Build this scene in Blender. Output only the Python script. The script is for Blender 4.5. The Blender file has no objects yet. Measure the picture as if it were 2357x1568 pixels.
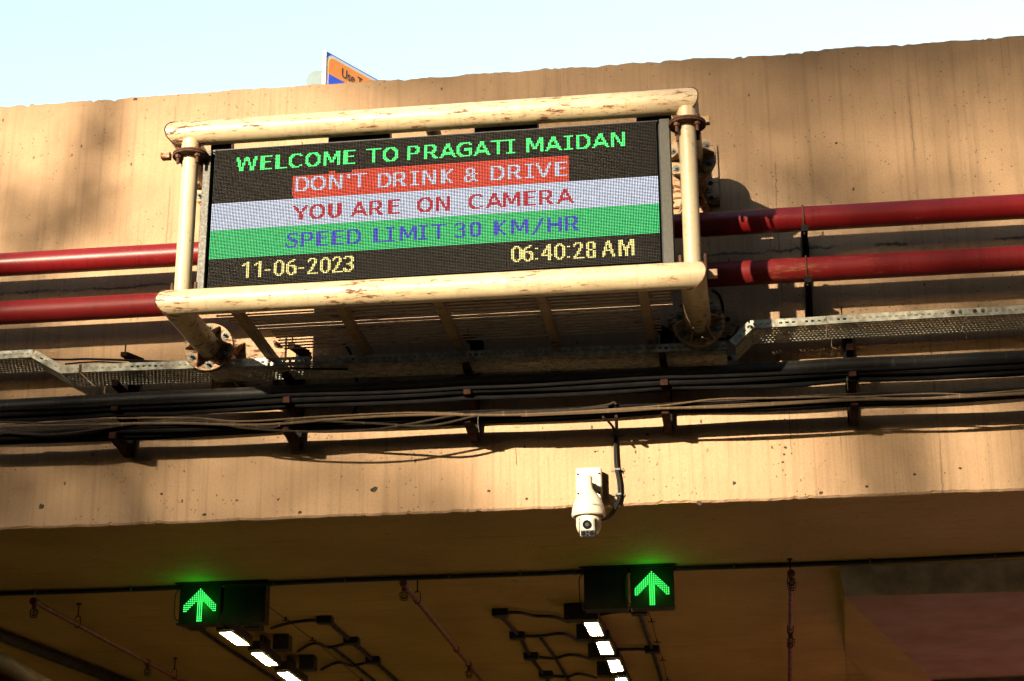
import bpy, math, random
from mathutils import Vector, Matrix
random.seed(7)
PI = math.pi
C = bpy.context.scene.collection
SC = bpy.context.scene

# ------------------------------------------------------------------ camera
F, IW, IH = 4288.5, 2357.0, 1568.0
CAMP = Vector((3.3726, -11.5804, 1.6006))
YAW, PITCH, ROLL, TH = 0.133318, 0.352163, 0.0039258, -0.0057388
R3 = Matrix.Rotation(YAW, 3, 'Z') @ Matrix.Rotation(PITCH, 3, 'X') @ Matrix.Rotation(ROLL, 3, 'Y')
cam = bpy.data.objects.new('camera', bpy.data.cameras.new('camera'))
C.objects.link(cam)
cx, cy, cz = R3.col[0], R3.col[2], -R3.col[1]
M4 = Matrix((cx, cy, cz)).transposed().to_4x4()
M4.translation = CAMP
cam.matrix_world = M4
cam.data.sensor_width = 36
cam.data.lens = F / IW * 36
cam.data.clip_start = 0.1
cam.data.clip_end = 3000
SC.camera = cam

# ------------------------------------------------------------------ light
SUN_D = Vector((0.45, 1.0, -0.25)).normalized()        # direction the sunlight travels
SUN_EL = math.asin(-SUN_D.z)
SUN_AZ = math.atan2(-SUN_D.x, -SUN_D.y)
world = bpy.data.worlds.new('World')
SC.world = world
world.use_nodes = True
wn = world.node_tree
wn.nodes.clear()
sky = wn.nodes.new('ShaderNodeTexSky')
sky.sky_type = 'NISHITA'
sky.sun_disc = False
sky.sun_elevation = SUN_EL
sky.sun_rotation = SUN_AZ
sky.air_density = 1.6
sky.dust_density = 0.4
sky.ozone_density = 1.0
bg = wn.nodes.new('ShaderNodeBackground')
bg.inputs['Strength'].default_value = 0.113
wo = wn.nodes.new('ShaderNodeOutputWorld')
wn.links.new(sky.outputs[0], bg.inputs[0])
wn.links.new(bg.outputs[0], wo.inputs[0])
sl = bpy.data.lights.new('sun', 'SUN')
sl.energy = 4.35
sl.angle = math.radians(0.6)
sl.color = (1.0, 0.86, 0.63)
sun = bpy.data.objects.new('sun', sl)
C.objects.link(sun)
sun.location = (-20, -45, 20)
sun.rotation_euler = SUN_D.to_track_quat('-Z', 'Y').to_euler()
SC.render.engine = 'CYCLES'
SC.view_settings.view_transform = 'Standard'
SC.view_settings.look = 'None'
SC.view_settings.exposure = 2.1
SC.view_settings.gamma = 1.0
SC.view_settings.use_curve_mapping = False
SC.cycles.max_bounces = 8
SC.cycles.diffuse_bounces = 3

# ------------------------------------------------------------------ placing: a pixel of the survey (2357 x 1568) on a known plane
def ray(px, py):
    return R3 @ Vector(((px - IW/2)/F, 1.0, -(py - IH/2)/F))
def at(px, py, Y):
    r = ray(px, py); return CAMP + r*((Y - CAMP.y)/r.y)
def az(px, py, Z):
    r = ray(px, py); return CAMP + r*((Z - CAMP.z)/r.z)

# ------------------------------------------------------------------ mesh helpers
class MB:
    def __init__(s): s.v, s.f, s.m = [], [], []
    def add(s, vs, fs, mi=0):
        n = len(s.v); s.v += [tuple(v) for v in vs]
        s.f += [tuple(i+n for i in f) for f in fs]; s.m += [mi]*len(fs)
        return s
    def box(s, c, size, rot=None, mi=0, bev=0.0):
        hx, hy, hz = size[0]/2, size[1]/2, size[2]/2
        b = min(bev, hx*.9, hy*.9, hz*.9)
        c = Vector(c)
        if b <= 0:
            vs = [Vector((x, y, z)) for x in (-hx, hx) for y in (-hy, hy) for z in (-hz, hz)]
            fs = [(0,1,3,2), (4,6,7,5), (0,4,5,1), (2,3,7,6), (0,2,6,4), (1,5,7,3)]
        else:                                    # chamfered box
            vs, idx = [], {}
            for ix in (0,1):
                for iy in (0,1):
                    for iz in (0,1):
                        sx, sy, sz = (ix*2-1), (iy*2-1), (iz*2-1)
                        for k in range(3):
                            p = [sx*(hx-(b if k != 0 else 0)), sy*(hy-(b if k != 1 else 0)), sz*(hz-(b if k != 2 else 0))]
                            idx[(ix,iy,iz,k)] = len(vs); vs.append(Vector(p))
            g = lambda a,b_,c_,k: idx[(a,b_,c_,k)]
            fs = []
            for a in (0,1):
                q = [(0,0),(0,1),(1,1),(1,0)]
                fs.append(tuple(g(a,u,w,0) for u,w in q)); fs.append(tuple(g(u,a,w,1) for u,w in q)); fs.append(tuple(g(u,w,a,2) for u,w in q))
            for u in (0,1):
                for w in (0,1):
                    fs.append((g(u,w,0,0), g(u,w,1,0), g(u,w,1,1), g(u,w,0,1)))
                    fs.append((g(u,0,w,0), g(u,1,w,0), g(u,1,w,2), g(u,0,w,2)))
                    fs.append((g(0,u,w,1), g(1,u,w,1), g(1,u,w,2), g(0,u,w,2)))
            for u in (0,1):
                for w in (0,1):
                    for t in (0,1): fs.append((g(u,w,t,0), g(u,w,t,1), g(u,w,t,2)))
        if rot is not None: vs = [rot @ v for v in vs]
        return s.add([c+v for v in vs], fs, mi)
    def tube(s, pts, r, n=14, mi=0, cap=True):
        pts = [Vector(p) for p in pts]; k = len(pts)
        rr = r if isinstance(r, (list, tuple)) else [r]*k
        up = None; vs = []
        for i, p in enumerate(pts):
            a, b = pts[max(i-1, 0)], pts[min(i+1, k-1)]
            d = (b-a).normalized()
            if up is None:
                up = Vector((0,0,1)) if abs(d.z) < .9 else Vector((0,1,0))
            up = (up - d*up.dot(d)).normalized(); sd = d.cross(up)
            for j in range(n):
                t = 2*PI*j/n
                vs.append(p + (up*math.cos(t) + sd*math.sin(t))*rr[i])
        fs = [(i*n+j, i*n+(j+1) % n, (i+1)*n+(j+1) % n, (i+1)*n+j) for i in range(k-1) for j in range(n)]
        if cap: fs += [tuple(range(n-1, -1, -1)), tuple((k-1)*n+j for j in range(n))]
        return s.add(vs, fs, mi)
    def lathe(s, prof, o, axis=(0,0,1), n=28, mi=0):      # prof: (radius, height along axis)
        ax = Vector(axis).normalized(); o = Vector(o)
        u = ax.orthogonal().normalized(); w = ax.cross(u)
        vs, fs = [], []
        for r, h in prof:
            for j in range(n):
                t = 2*PI*j/n; vs.append(o + ax*h + (u*math.cos(t)+w*math.sin(t))*max(r, 1e-5))
        for i in range(len(prof)-1):
            for j in range(n): fs.append((i*n+j, i*n+(j+1) % n, (i+1)*n+(j+1) % n, (i+1)*n+j))
        fs += [tuple(range(n-1, -1, -1)), tuple((len(prof)-1)*n+j for j in range(n))]
        return s.add(vs, fs, mi)
    def prism(s, poly, off, mi=0):                         # polygon (3d points) pushed along off
        poly = [Vector(p) for p in poly]; off = Vector(off); n = len(poly)
        vs = poly + [p+off for p in poly]
        fs = [tuple(range(n-1, -1, -1)), tuple(range(n, 2*n))] + [(i, (i+1) % n, n+(i+1) % n, n+i) for i in range(n)]
        return s.add(vs, fs, mi)
    def build(s, name, mats, parent=None, smooth=True, loc=None):
        me = bpy.data.meshes.new(name)
        me.from_pydata(s.v, [], s.f)
        if not isinstance(mats, (list, tuple)): mats = [mats]
        for m in mats: me.materials.append(m)
        me.polygons.foreach_set('material_index', s.m)
        me.update()
        if smooth:
            me.polygons.foreach_set('use_smooth', [True]*len(me.polygons))
            me.set_sharp_from_angle(angle=math.radians(35))
        o = bpy.data.objects.new(name, me); C.objects.link(o)
        if parent is not None: o.parent = parent
        if loc is not None:                                # geometry is in world space; shift the origin
            me.transform(Matrix.Translation(-Vector(loc))); o.location = loc
        return o
def tag(o, label, cat, group=None):
    o['label'] = label; o['category'] = cat
    if group: o['group'] = group
    return o
def thing(name, label, cat, loc=(0,0,0), rz=0, group=None):
    o = bpy.data.objects.new(name, None); C.objects.link(o)
    o.location = loc; o.rotation_euler = (0,0,rz); o.empty_display_size = .1
    return tag(o, label, cat, group)
def part(mb, name, m, parent):                              # geometry given in world space under an unrotated thing
    o = mb.build(name, m, parent)
    p, off = parent, Vector((0,0,0))
    while p is not None: off += p.location; p = p.parent
    o.data.transform(Matrix.Translation(-off))
    return o
def struct(o): o['kind'] = 'structure'; return o
def stuff(o): o['kind'] = 'stuff'; return o
def copy_tree(o, parent=None):
    c = o.copy(); C.objects.link(c); c.parent = parent
    for ch in [x for x in bpy.data.objects if x.parent == o]: copy_tree(ch, c)
    return c

# ------------------------------------------------------------------ materials
def nodes(name):
    m = bpy.data.materials.new(name); m.use_nodes = True
    nt = m.node_tree; b = nt.nodes['Principled BSDF']
    return m, nt, b
class NT:
    def __init__(s, nt): s.nt = nt; s.tc = nt.nodes.new('ShaderNodeNewGeometry').outputs['Position']
    def map(s, scale, loc=(0,0,0), rot=(0,0,0), src=None):
        n = s.nt.nodes.new('ShaderNodeMapping'); n.inputs['Scale'].default_value = scale
        n.inputs['Location'].default_value = loc; n.inputs['Rotation'].default_value = rot
        s.nt.links.new(src or s.tc, n.inputs['Vector']); return n.outputs[0]
    def noise(s, scale, vec=None, detail=4, rough=.55, dist=0):
        n = s.nt.nodes.new('ShaderNodeTexNoise'); n.inputs['Scale'].default_value = scale
        n.inputs['Detail'].default_value = detail; n.inputs['Roughness'].default_value = rough
        n.inputs['Distortion'].default_value = dist
        s.nt.links.new(vec or s.tc, n.inputs['Vector']); return n.outputs['Fac']
    def vor(s, scale, vec=None, feature='F1', rand=1.0):
        n = s.nt.nodes.new('ShaderNodeTexVoronoi'); n.feature = feature; n.inputs['Scale'].default_value = scale
        n.inputs['Randomness'].default_value = rand
        s.nt.links.new(vec or s.tc, n.inputs['Vector']); return n.outputs['Distance']
    def ramp(s, x, a, b, lo=0.0, hi=1.0):
        n = s.nt.nodes.new('ShaderNodeMapRange'); n.clamp = True; n.interpolation_type = 'SMOOTHSTEP'
        for k, v in zip(('From Min', 'From Max', 'To Min', 'To Max'), (a, b, lo, hi)): n.inputs[k].default_value = v
        s.nt.links.new(x, n.inputs['Value']); return n.outputs[0]
    def math(s, op, a, b=None):
        n = s.nt.nodes.new('ShaderNodeMath'); n.operation = op
        for i, x in enumerate((a, b)):
            if x is None: continue
            if isinstance(x, (int, float)): n.inputs[i].default_value = x
            else: s.nt.links.new(x, n.inputs[i])
        return n.outputs[0]
    def mix(s, fac, a, b, mode='MIX'):
        n = s.nt.nodes.new('ShaderNodeMix'); n.data_type = 'RGBA'; n.blend_type = mode
        for k, x in ((0, fac), (6, a), (7, b)):
            if isinstance(x, (int, float)): n.inputs[k].default_value = x
            elif isinstance(x, tuple): n.inputs[k].default_value = (*x, 1) if len(x) == 3 else x
            else: s.nt.links.new(x, n.inputs[k])
        return n.outputs[2]
    def sep(s, src=None):
        n = s.nt.nodes.new('ShaderNodeSeparateXYZ'); s.nt.links.new(src or s.tc, n.inputs[0]); return n.outputs
    def bump(s, b, h, strength=.3, dist=.01):
        n = s.nt.nodes.new('ShaderNodeBump'); n.inputs['Strength'].default_value = strength
        n.inputs['Distance'].default_value = dist
        s.nt.links.new(h, n.inputs['Height']); s.nt.links.new(n.outputs[0], b.inputs['Normal'])
    def link(s, a, b): s.nt.links.new(a, b)

WALLC = (0.28, 0.176, 0.100)
def m_plaster(name, base=WALLC, ceil=False):
    m, nt, b = nodes(name); N = NT(nt)
    dark = tuple(c*.72 for c in base); light = tuple(min(1, c*1.13) for c in base)
    big = N.noise(.9, detail=3)
    col = N.mix(N.ramp(big, .35, .68), light, tuple(c*.9 for c in base))
    if ceil:
        st = N.noise(1.0, N.map((1.2, 9, 9)), detail=5)
        col = N.mix(N.ramp(st, .55, .8, 0, .55), col, tuple(c*.55 for c in base))
    else:
        st = N.noise(1.0, N.map((24, 4, .38)), detail=4, rough=.6)            # rain streaks run down
        col = N.mix(N.ramp(st, .46, .70, 0, .55), col, tuple(c*.68 for c in base))
        st2 = N.noise(1.0, N.map((70, 4, 1.1)), detail=3, rough=.6)
        msk = N.ramp(N.noise(1.1, detail=2), .45, .62)
        col = N.mix(N.math('MULTIPLY', N.ramp(st2, .56, .72, 0, .5), msk), col, (.10, .06, .032))
        # light runs of lime
        st3 = N.noise(1.0, N.map((18, 4, .35), (5, 0, 3)), detail=2)
        col = N.mix(N.ramp(st3, .70, .78, 0, .35), col, tuple(min(1, c*1.45) for c in base))
        x, y, z = N.sep()
        # soot under the coping
        top = N.math('ADD', z, N.math('MULTIPLY', N.noise(3.5, detail=3), .5))
        col = N.mix(N.ramp(top, 7.75, 8.25, 0, .5), col, tuple(c*.5 for c in base))
        # the cold joint between the pipes
        jz = N.math('ABSOLUTE', N.math('SUBTRACT', z, N.math('ADD', 6.375, N.math('MULTIPLY', N.noise(5, detail=6, rough=.75), .12))))
        jm = N.math('MULTIPLY', N.ramp(jz, .003, .012, 1, 0), N.ramp(N.noise(2.2, detail=4), .42, .56))
        col = N.mix(jm, col, (.05, .035, .022))
        # vertical crack lines of the shutters
        for xx in (3.62, 4.55, -0.62, 2.05):
            jx = N.math('ABSOLUTE', N.math('SUBTRACT', x, N.math('ADD', xx-.03, N.math('MULTIPLY', N.noise(3.2, detail=5, rough=.7), .06))))
            jm2 = N.math('MULTIPLY', N.ramp(jx, .002, .007, 1, 0), N.ramp(N.noise(1.7, N.map((1,1,1), (xx, 3, 1)), detail=4), .48, .6, 0, .75))
            col = N.mix(jm2, col, (.13, .08, .045))
    gr_ = N.noise(60, detail=5, rough=.7)
    col = N.mix(N.ramp(gr_, .40, .68, 0, .30), col, tuple(c*.62 for c in base))
    mo = N.noise(3.2, N.map((1, 1, .6)), detail=6, rough=.7)
    col = N.mix(N.ramp(mo, .50, .70, 0, .38), col, tuple(c*.70 for c in base))
    # patches where paint rubbed
    pat = N.noise(5.5, detail=6, rough=.68, dist=.6)
    col = N.mix(N.ramp(pat, .60, .72, 0, .35), col, dark)
    # pinholes and specks
    sp = N.vor(26, rand=1.0)
    sm = N.math('MULTIPLY', N.ramp(sp, .08, .14, 1, 0), N.ramp(N.noise(2.3, detail=2), .44, .56))
    col = N.mix(sm, col, (.05, .032, .02))
    sp2 = N.vor(9, N.map((1, 1, .55)), rand=1.0)
    sm2 = N.math('MULTIPLY', N.ramp(sp2, .05, .085, 1, 0), N.ramp(N.noise(1.6, detail=1), .42, .50))
    col = N.mix(sm2, col, (.07, .045, .03))
    # short scratches
    sc = N.noise(1, N.map((3, 3, 34), rot=(0, .35, 0)), detail=3)
    scm = N.math('MULTIPLY', N.ramp(sc, .70, .74), N.ramp(N.noise(4.1, detail=2), .56, .62))
    col = N.mix(scm, col, (.16, .10, .06))
    N.link(col, b.inputs['Base Color'])
    b.inputs['Roughness'].default_value = .8
    b.inputs['Specular IOR Level'].default_value = .25
    h = N.math('ADD', N.math('MULTIPLY', N.noise(14, detail=8, rough=.65), .6), N.math('MULTIPLY', pat, .7))
    h = N.math('SUBTRACT', h, N.math('MULTIPLY', sm, .5))
    N.bump(b, h, .7, .022)
    return m
def m_paint(name, base, rust=.62, rough=.38, spec=.4, rustc=(.085, .028, .011), streak=True, chip=None, seed=0.0, dirt=.5):
    m, nt, b = nodes(name); N = NT(nt)
    off = (seed, seed*1.7, seed*.6)
    n1 = N.noise(2.5, N.map((1,1,1), off), detail=3)
    col = N.mix(N.ramp(n1, .35, .7), base, tuple(c*.84 for c in base))
    if streak:
        st = N.noise(1.0, N.map((48, 10, 3), off), detail=4, rough=.6)
        col = N.mix(N.ramp(st, .50, .72, 0, dirt), col, tuple(c*.55 for c in base))
    r1 = N.noise(1.0, N.map((9, 38, 44), off), detail=7, rough=.72, dist=.3)
    r2 = N.noise(2.2, N.map((1,1,1), (seed+3, 1, 2)), detail=3)
    rv = N.math('ADD', r1, N.math('MULTIPLY', r2, .35))
    rm = N.ramp(rv, rust+.16, rust+.20)
    halo = N.ramp(rv, rust+.06, rust+.20, 0, .5)
    col = N.mix(halo, col, (.22, .11, .035))
    col = N.mix(rm, col, rustc)
    sp = N.vor(34, rand=1.0)
    sm = N.math('MULTIPLY', N.ramp(sp, .09, .16, 1, 0), N.ramp(N.noise(3.3, detail=2), .50, .58))
    col = N.mix(sm, col, (.12, .05, .025))
    if chip:
        cn = N.noise(1, N.map((34, 34, 18), off), detail=3, rough=.6)
        cm = N.math('MULTIPLY', N.ramp(cn, .64, .67), N.ramp(N.noise(2.0, detail=1), .35, .5))
        col = N.mix(cm, col, chip)
    N.link(col, b.inputs['Base Color'])
    ro = N.math('ADD', N.math('MULTIPLY', rm, .4), N.math('ADD', rough, N.math('MULTIPLY', n1, .15)))
    N.link(ro, b.inputs['Roughness'])
    b.inputs['Specular IOR Level'].default_value = spec
    N.bump(b, N.math('ADD', N.math('MULTIPLY', rv, .5), N.math('MULTIPLY', N.noise(40, detail=4), .2)), .25, .004)
    return m
def m_plain(name, base, rough=.6, metal=0.0, var=.25, scale=12, spec=.4, bump=.2):
    m, nt, b = nodes(name); N = NT(nt)
    n1 = N.noise(scale, detail=5, rough=.6)
    col = N.mix(N.ramp(n1, .3, .72), tuple(c*(1+var*.5) for c in base), tuple(c*(1-var) for c in base))
    N.link(col, b.inputs['Base Color'])
    N.link(N.ramp(n1, .2, .8, max(.05, rough-.1), min(1, rough+.12)), b.inputs['Roughness'])
    b.inputs['Metallic'].default_value = metal
    b.inputs['Specular IOR Level'].default_value = spec
    N.bump(b, n1, bump, .003)
    return m
def m_emit(name, c, s, base=(0,0,0)):
    m, nt, b = nodes(name)
    b.inputs['Base Color'].default_value = (*base, 1)
    b.inputs['Emission Color'].default_value = (*c, 1)
    b.inputs['Emission Strength'].default_value = s
    b.inputs['Roughness'].default_value = .9
    b.inputs['Specular IOR Level'].default_value = .05
    return m
def m_dusty_black(name, base=(.007, .0065, .006), dust=(.055, .040, .026), amt=.5):   # dust lies on what faces up
    m, nt, b = nodes(name); N = NT(nt)
    g = nt.nodes.new('ShaderNodeNewGeometry')
    nz = N.sep(g.outputs['Normal'])[2]
    d = N.ramp(N.math('ADD', nz, N.math('MULTIPLY', N.noise(1, N.map((30, 8, 8)), detail=4), 1.2)), .9, 1.7, 0, amt)
    col = N.mix(d, base, dust)
    dr = N.noise(1, N.map((60, 6, 5)), detail=2)
    col = N.mix(N.ramp(dr, .62, .72, 0, .35), col, dust)
    N.link(col, b.inputs['Base Color'])
    N.link(N.ramp(d, 0, .6, .5, .9), b.inputs['Roughness'])
    b.inputs['Specular IOR Level'].default_value = .08
    return m

MW = m_plaster('painted_concrete_wall')
MC = m_plaster('painted_concrete_ceiling', base=(.26, .17, .050), ceil=True)
MGREY = m_plain('grey_concrete', (.09, .072, .058), .85, var=.5, scale=5, spec=.2)
MCREAM = m_paint('cream_pipe_paint', (.40, .305, .185), rust=.60, rough=.34, seed=0)
MPOST = m_paint('pale_post_paint', (.36, .29, .185), rust=.68, rough=.34, chip=(.12, .12, .10), seed=4, dirt=.3)
MPLATE = m_paint('rusty_cream_plate', (.27, .17, .09), rust=.56, rough=.55, seed=9)
MRUST = m_plain('rusty_steel', (.075, .030, .015), .8, .2, var=.5, scale=30)
MBOLT = m_plain('galvanised_bolt', (.10,.095,.075), .6, .2, var=.3, scale=40)
MGALV = m_plain('galvanised_sheet', (.29, .285, .225), .6, .15, var=.45, scale=22)
MRED = m_paint('red_pipe_paint', (.125, .005, .006), rust=.74, rough=.30, spec=.22, rustc=(.08, .02, .012), seed=2, dirt=.6)
MRED2 = m_paint('dusty_red_pipe_paint', (.14, .008, .008), rust=.70, rough=.42, spec=.15, rustc=(.15, .08, .05), seed=6, dirt=.6)
MBLK = m_plain('black_steel', (.006, .0055, .0055), .7, 0, var=.4, scale=20, spec=.12)
MCAB = m_plain('black_cabinet', (.012, .012, .012), .45, .2, var=.2, scale=20)
MTRIM = m_plain('grey_display_trim', (.034,.031,.024), .5, .4, var=.2, scale=60)
MCBLK = m_dusty_black('black_conduit')
MCPLN = m_plain('matt_black_cable', (.0045, .004, .004), .8, spec=.04)
MCBL2 = m_dusty_black('dusty_cable', (.018, .013, .009), (.12, .08, .048), .65)
MCTAN = m_dusty_black('tan_cable', (.065, .042, .024), (.19, .13, .075), .75)
MWHITE = m_plain('white_plastic', (.44, .38, .29), .35, 0, var=.08, scale=9, spec=.5, bump=.05)
MGLASS = m_plain('black_glass', (.008, .008, .01), .08, 0, var=.1, scale=9, spec=.8, bump=0)
MLENS = m_plain('grey_lens', (.10, .10, .11), .12, .5, var=.4, scale=60, bump=0)
MSPR = m_plain('brown_red_pipe', (.085, .022, .012), .6, .1, var=.4, scale=14)
MBEAM = m_paint('cream_beam_paint', (.20, .13, .065), rust=.60, rough=.5, seed=12)
MSLAT = m_paint('cream_slat_paint', (.38, .26, .15), rust=.60, rough=.5, seed=15)
MTRAYB = MGALV
MASPH = m_plain('asphalt', (.05, .048, .045), .9, 0, var=.4, scale=30)

# ------------------------------------------------------------------ the setting
ZC = 4.735
def sheet(name, m, pts):
    mb = MB(); mb.add(pts, [tuple(range(len(pts)))]); return struct(mb.build(name, m, smooth=False))
# road as one sheet, pavement strips with kerbs
sheet('road', MASPH, [(-400, -400, 0), (400, -400, 0), (400, 500, 0), (-400, 500, 0)])
for i, (x0, x1) in enumerate(((-7.0, -5.9), (8.6, 9.7))):
    struct(MB().box(((x0+x1)/2, -20, .07), (x1-x0, 140, .14), bev=.01).build('pavement', MGREY))
MLINE = m_plain('road_paint', (.7, .7, .66), .7, var=.2)
mb = MB()
for x in (-.2, 3.2):
    for k in range(16): mb.box((x, -60+k*6, .004), (.12, 3, .004))
struct(mb.build('lane_marking', MLINE))
# ceiling of the underpass
mb = MB()
mb.prism([(-7.0, .012, ZC), (9.7, .012, ZC), (9.7, 60, ZC), (-7.0, 60, ZC)], (0, 0, .35))
struct(mb.build('ceiling', MC, smooth=False))
# head wall above the opening, its top broken unevenly, its lower edge chipped
def headwall():
    mb = MB(); xs = []; x = -9.0
    while x < 12.2: xs.append(x); x += random.uniform(.012, .05)
    rr = random.Random(3); zt = []; zb = []; w = 0; nb = 0
    for x in xs:
        w = w*.80 + rr.uniform(-.005, .005)
        s_ = .003*math.sin(x*1.3+.4)+.002*math.sin(x*4.7)
        ch = -rr.uniform(.006, .018) if rr.random() < .06 else 0
        zt.append(7.912 + w + s_ + ch + (.014 if -1.72 < x < -1.70 else 0))
        nb = nb*.8 + rr.uniform(-.002, .002)
        zb.append(ZC - .004 + nb + (rr.uniform(.003, .012) if rr.random() < .10 else 0))
    n = len(xs); vs = []
    for i, x in enumerate(xs):
        vs += [(x, 0, zb[i]+.012), (x, 0, zt[i]), (x, .010, zt[i]+.008+rr.uniform(-.003, .003)), (x, .42, zt[i]+.006), (x, .42, ZC+.03), (x, .010+rr.uniform(0, .006), zb[i]-.001)]
    fs = []
    for i in range(n-1):
        for k in range(6):
            a, b = k, (k+1) % 6
            fs.append((i*6+a, (i+1)*6+a, (i+1)*6+b, i*6+b))
    fs += [tuple(range(6)), tuple((n-1)*6+k for k in (5,4,3,2,1,0))]
    mb.add(vs, fs); o = mb.build('head_wall', MW, smooth=False)
    return tag(o, 'tall ochre painted concrete wall above the underpass mouth with a ragged top edge', 'wall')
headwall()
for nm, x0, x1, lab in (('retaining_wall', -8.0, -7.0, 'left concrete retaining wall of the sunken road'), ('retaining_wall', 9.7, 10.7, 'right concrete retaining wall of the sunken road')):
    o = MB().box(((x0+x1)/2, -35, 3.0), (1, 69.9, 7.2)).build(nm, MGREY, smooth=False); tag(o, lab, 'wall')
for nm, x0, x1, lab in (('tunnel_wall', -8.0, -7.0, 'left inner wall of the underpass in the dark'), ('tunnel_wall', 9.7, 10.7, 'right inner wall of the underpass in the dark')):
    o = MB().box(((x0+x1)/2, 30.2, ZC/2-.1), (1, 59.5, ZC+.15)).build(nm, MC, smooth=False); tag(o, lab, 'wall')
# ground on top of the structure, behind the head wall
struct(MB().box((0, 250, 6.9), (400, 499, .5)).build('ground', MGREY))
struct(MB().box((-108.2, -60, 5.2), (200, 620, 2.4)).build('terrain', MGREY))

# lowered box of the ceiling at the right, with its sloping side
def haunch():
    ZL = ZC-.22
    c = [az(1931, 1306, ZC-.003), az(1945, 1500, ZC-.003), az(1949, 1592, ZC-.003), az(2110, 1700, ZC-.003)]       # top edge on the ceiling
    s = [az(1944, 1373, ZL), az(2146, 1564, ZL)]                                                    # soffit edge
    e_top = az(2500, 1272, ZC-.003); e_bot = az(2500, 1368, ZL)
    back = az(2500, 1536, ZL); bl = az(2146, 1566, ZL)
    root = thing('ceiling_block', 'lowered concrete block of the ceiling with a grey front edge and a sloping side', 'ceiling block', c[0])
    m1 = MB(); m1.add([c[0], e_top+Vector((6,0,0)), e_bot+Vector((6,0,0)), s[0]], [(0,1,2,3)])
    part(m1, 'front_face', m_plain('dirty_grey_paint', (.30, .255, .20), .8, var=.4, scale=4, spec=.2), root)
    m2 = MB(); m2.add([c[0], s[0], s[1], c[3], c[2], c[1]], [(0,1,2,3,4,5)])
    part(m2, 'side_face', MC, root)
    m3 = MB(); m3.add([s[0], e_bot+Vector((6,0,0)), back+Vector((6,0,0)), bl], [(0,1,2,3)])
    part(m3, 'soffit', m_plain('pale_brown_paint', (.17, .105, .070), .8, var=.12, scale=3, spec=.2), root)
    # rear edge strip of bare concrete, then the pink wall behind it
    m4 = MB(); m4.add([bl, back+Vector((6,0,0)), back+Vector((6,.0,-.10)), bl+Vector((0,0,-.10))], [(0,1,2,3)])
    part(m4, 'rear_edge', MGREY, root)
haunch()
z0 = az(2146, 1566, ZC-.22)
o = MB().box((z0.x+4.4, z0.y+2.4, 2.6), (8.6, .2, 5.2)).build('pink_wall', m_plain('pink_tone', (.50, .20, .34), .7, var=.2, scale=4)); tag(o, 'pink wall seen as a sliver behind the lowered block', 'wall')

# ------------------------------------------------------------------ broken-out spots of the plaster, each a shallow hollow with a raised rim
MSCAR = m_plain('bare_dark_mortar', (.05, .036, .025), .95, var=.6, scale=60, spec=.05)
hw = bpy.data.objects['head_wall']; sr = random.Random(21)
for (px_, py_, w_) in ((862, 1127, .030), (95, 1165, .026), (372, 1137, .012), (1125, 1130, .012), (1212, 1148, .010), (1690, 1112, .016), (1995, 1120, .012), (1490, 1000, .012), (1925, 330, .010), (690, 1180, .016), (470, 1185, .014), (1370, 1040, .008), (2210, 1078, .010), (312, 228, .020), (1808, 1030, .012), (1805, 1046, .010), (1802, 1064, .009), (545, 1152, .009), (1610, 1158, .02), (1890, 1134, .016), (640, 1150, .008), (2105, 1092, .009)):
    c_ = at(px_, py_, 0); mb = MB(); n_ = 11; ring = []; rim = []
    for k in range(n_):
        a_ = 2*PI*k/n_; q_ = w_*sr.uniform(.45, 1.0); ring.append((c_.x+q_*math.cos(a_), -.0015, c_.z+q_*math.sin(a_)*.8)); rim.append((c_.x+(q_+.006)*math.cos(a_), .002, c_.z+(q_+.006)*math.sin(a_)*.8))
    mb.add(ring+rim+[(c_.x, -.0004, c_.z)], [(k, (k+1) % n_, 2*n_) for k in range(n_)] + [(k, (k+1) % n_, n_+(k+1) % n_, n_+k) for k in range(n_)])
    mb.build('spall', MSCAR, hw, smooth=False)

# ------------------------------------------------------------------ red fire pipes
def long_tube(name, z, r, m, label, cat, group=None, y=-.31, x0=-9, x1=12, step=.5, wob=.0):
    pts = []; x = x0
    while x <= x1: pts.append((x, y, z+random.uniform(-wob, wob))); x += step
    o = MB().tube(pts, r, 40).build(name, m); return tag(o, label, cat, group)
long_tube('fire_pipe', 6.521, .0808, MRED, 'upper glossy dark red fire pipe running along the wall', 'pipe', 'red fire pipes on the wall')
long_tube('fire_pipe', 6.164, .0808, MRED2, 'lower dusty red fire pipe with pale streaks along the wall', 'pipe', 'red fire pipes on the wall')
# clamp of the red pipes
b0 = at(1850, 500, -.35)
pb = thing('pipe_bracket', 'black steel bracket with thin clamps holding both red pipes', 'bracket', (b0.x, 0, 6.0))
X = b0.x
mb = MB().box((X+.01, -.021, 6.19), (.045, .040, .62), bev=.003); part(mb, 'post', MBLK, pb)
for zc_ in (6.521, 6.164):
    mb = MB()
    mb.prism([(X-.02, -.04, zc_-.26), (X-.02, -.04, zc_-.084), (X-.02, -.40, zc_-.084), (X-.02, -.40, zc_-.125)], (.006, 0, 0)); mb.box((X, -.22, zc_-.087), (.045, .36, .006)); mb.box((X, -.402, zc_-.104), (.045, .006, .042))
    part(mb, 'arm', MBLK, pb)
    mb = MB()
    pts = [(X-.004, -.31-.087*math.cos(math.radians(d)), zc_+.087*math.sin(math.radians(d))) for d in range(-50, 232, 13)]
    mb.tube([(X-.004, -.385, zc_-.14)]+pts, .0055, 8); part(mb, 'clamp', MRUST, pb)

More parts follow.
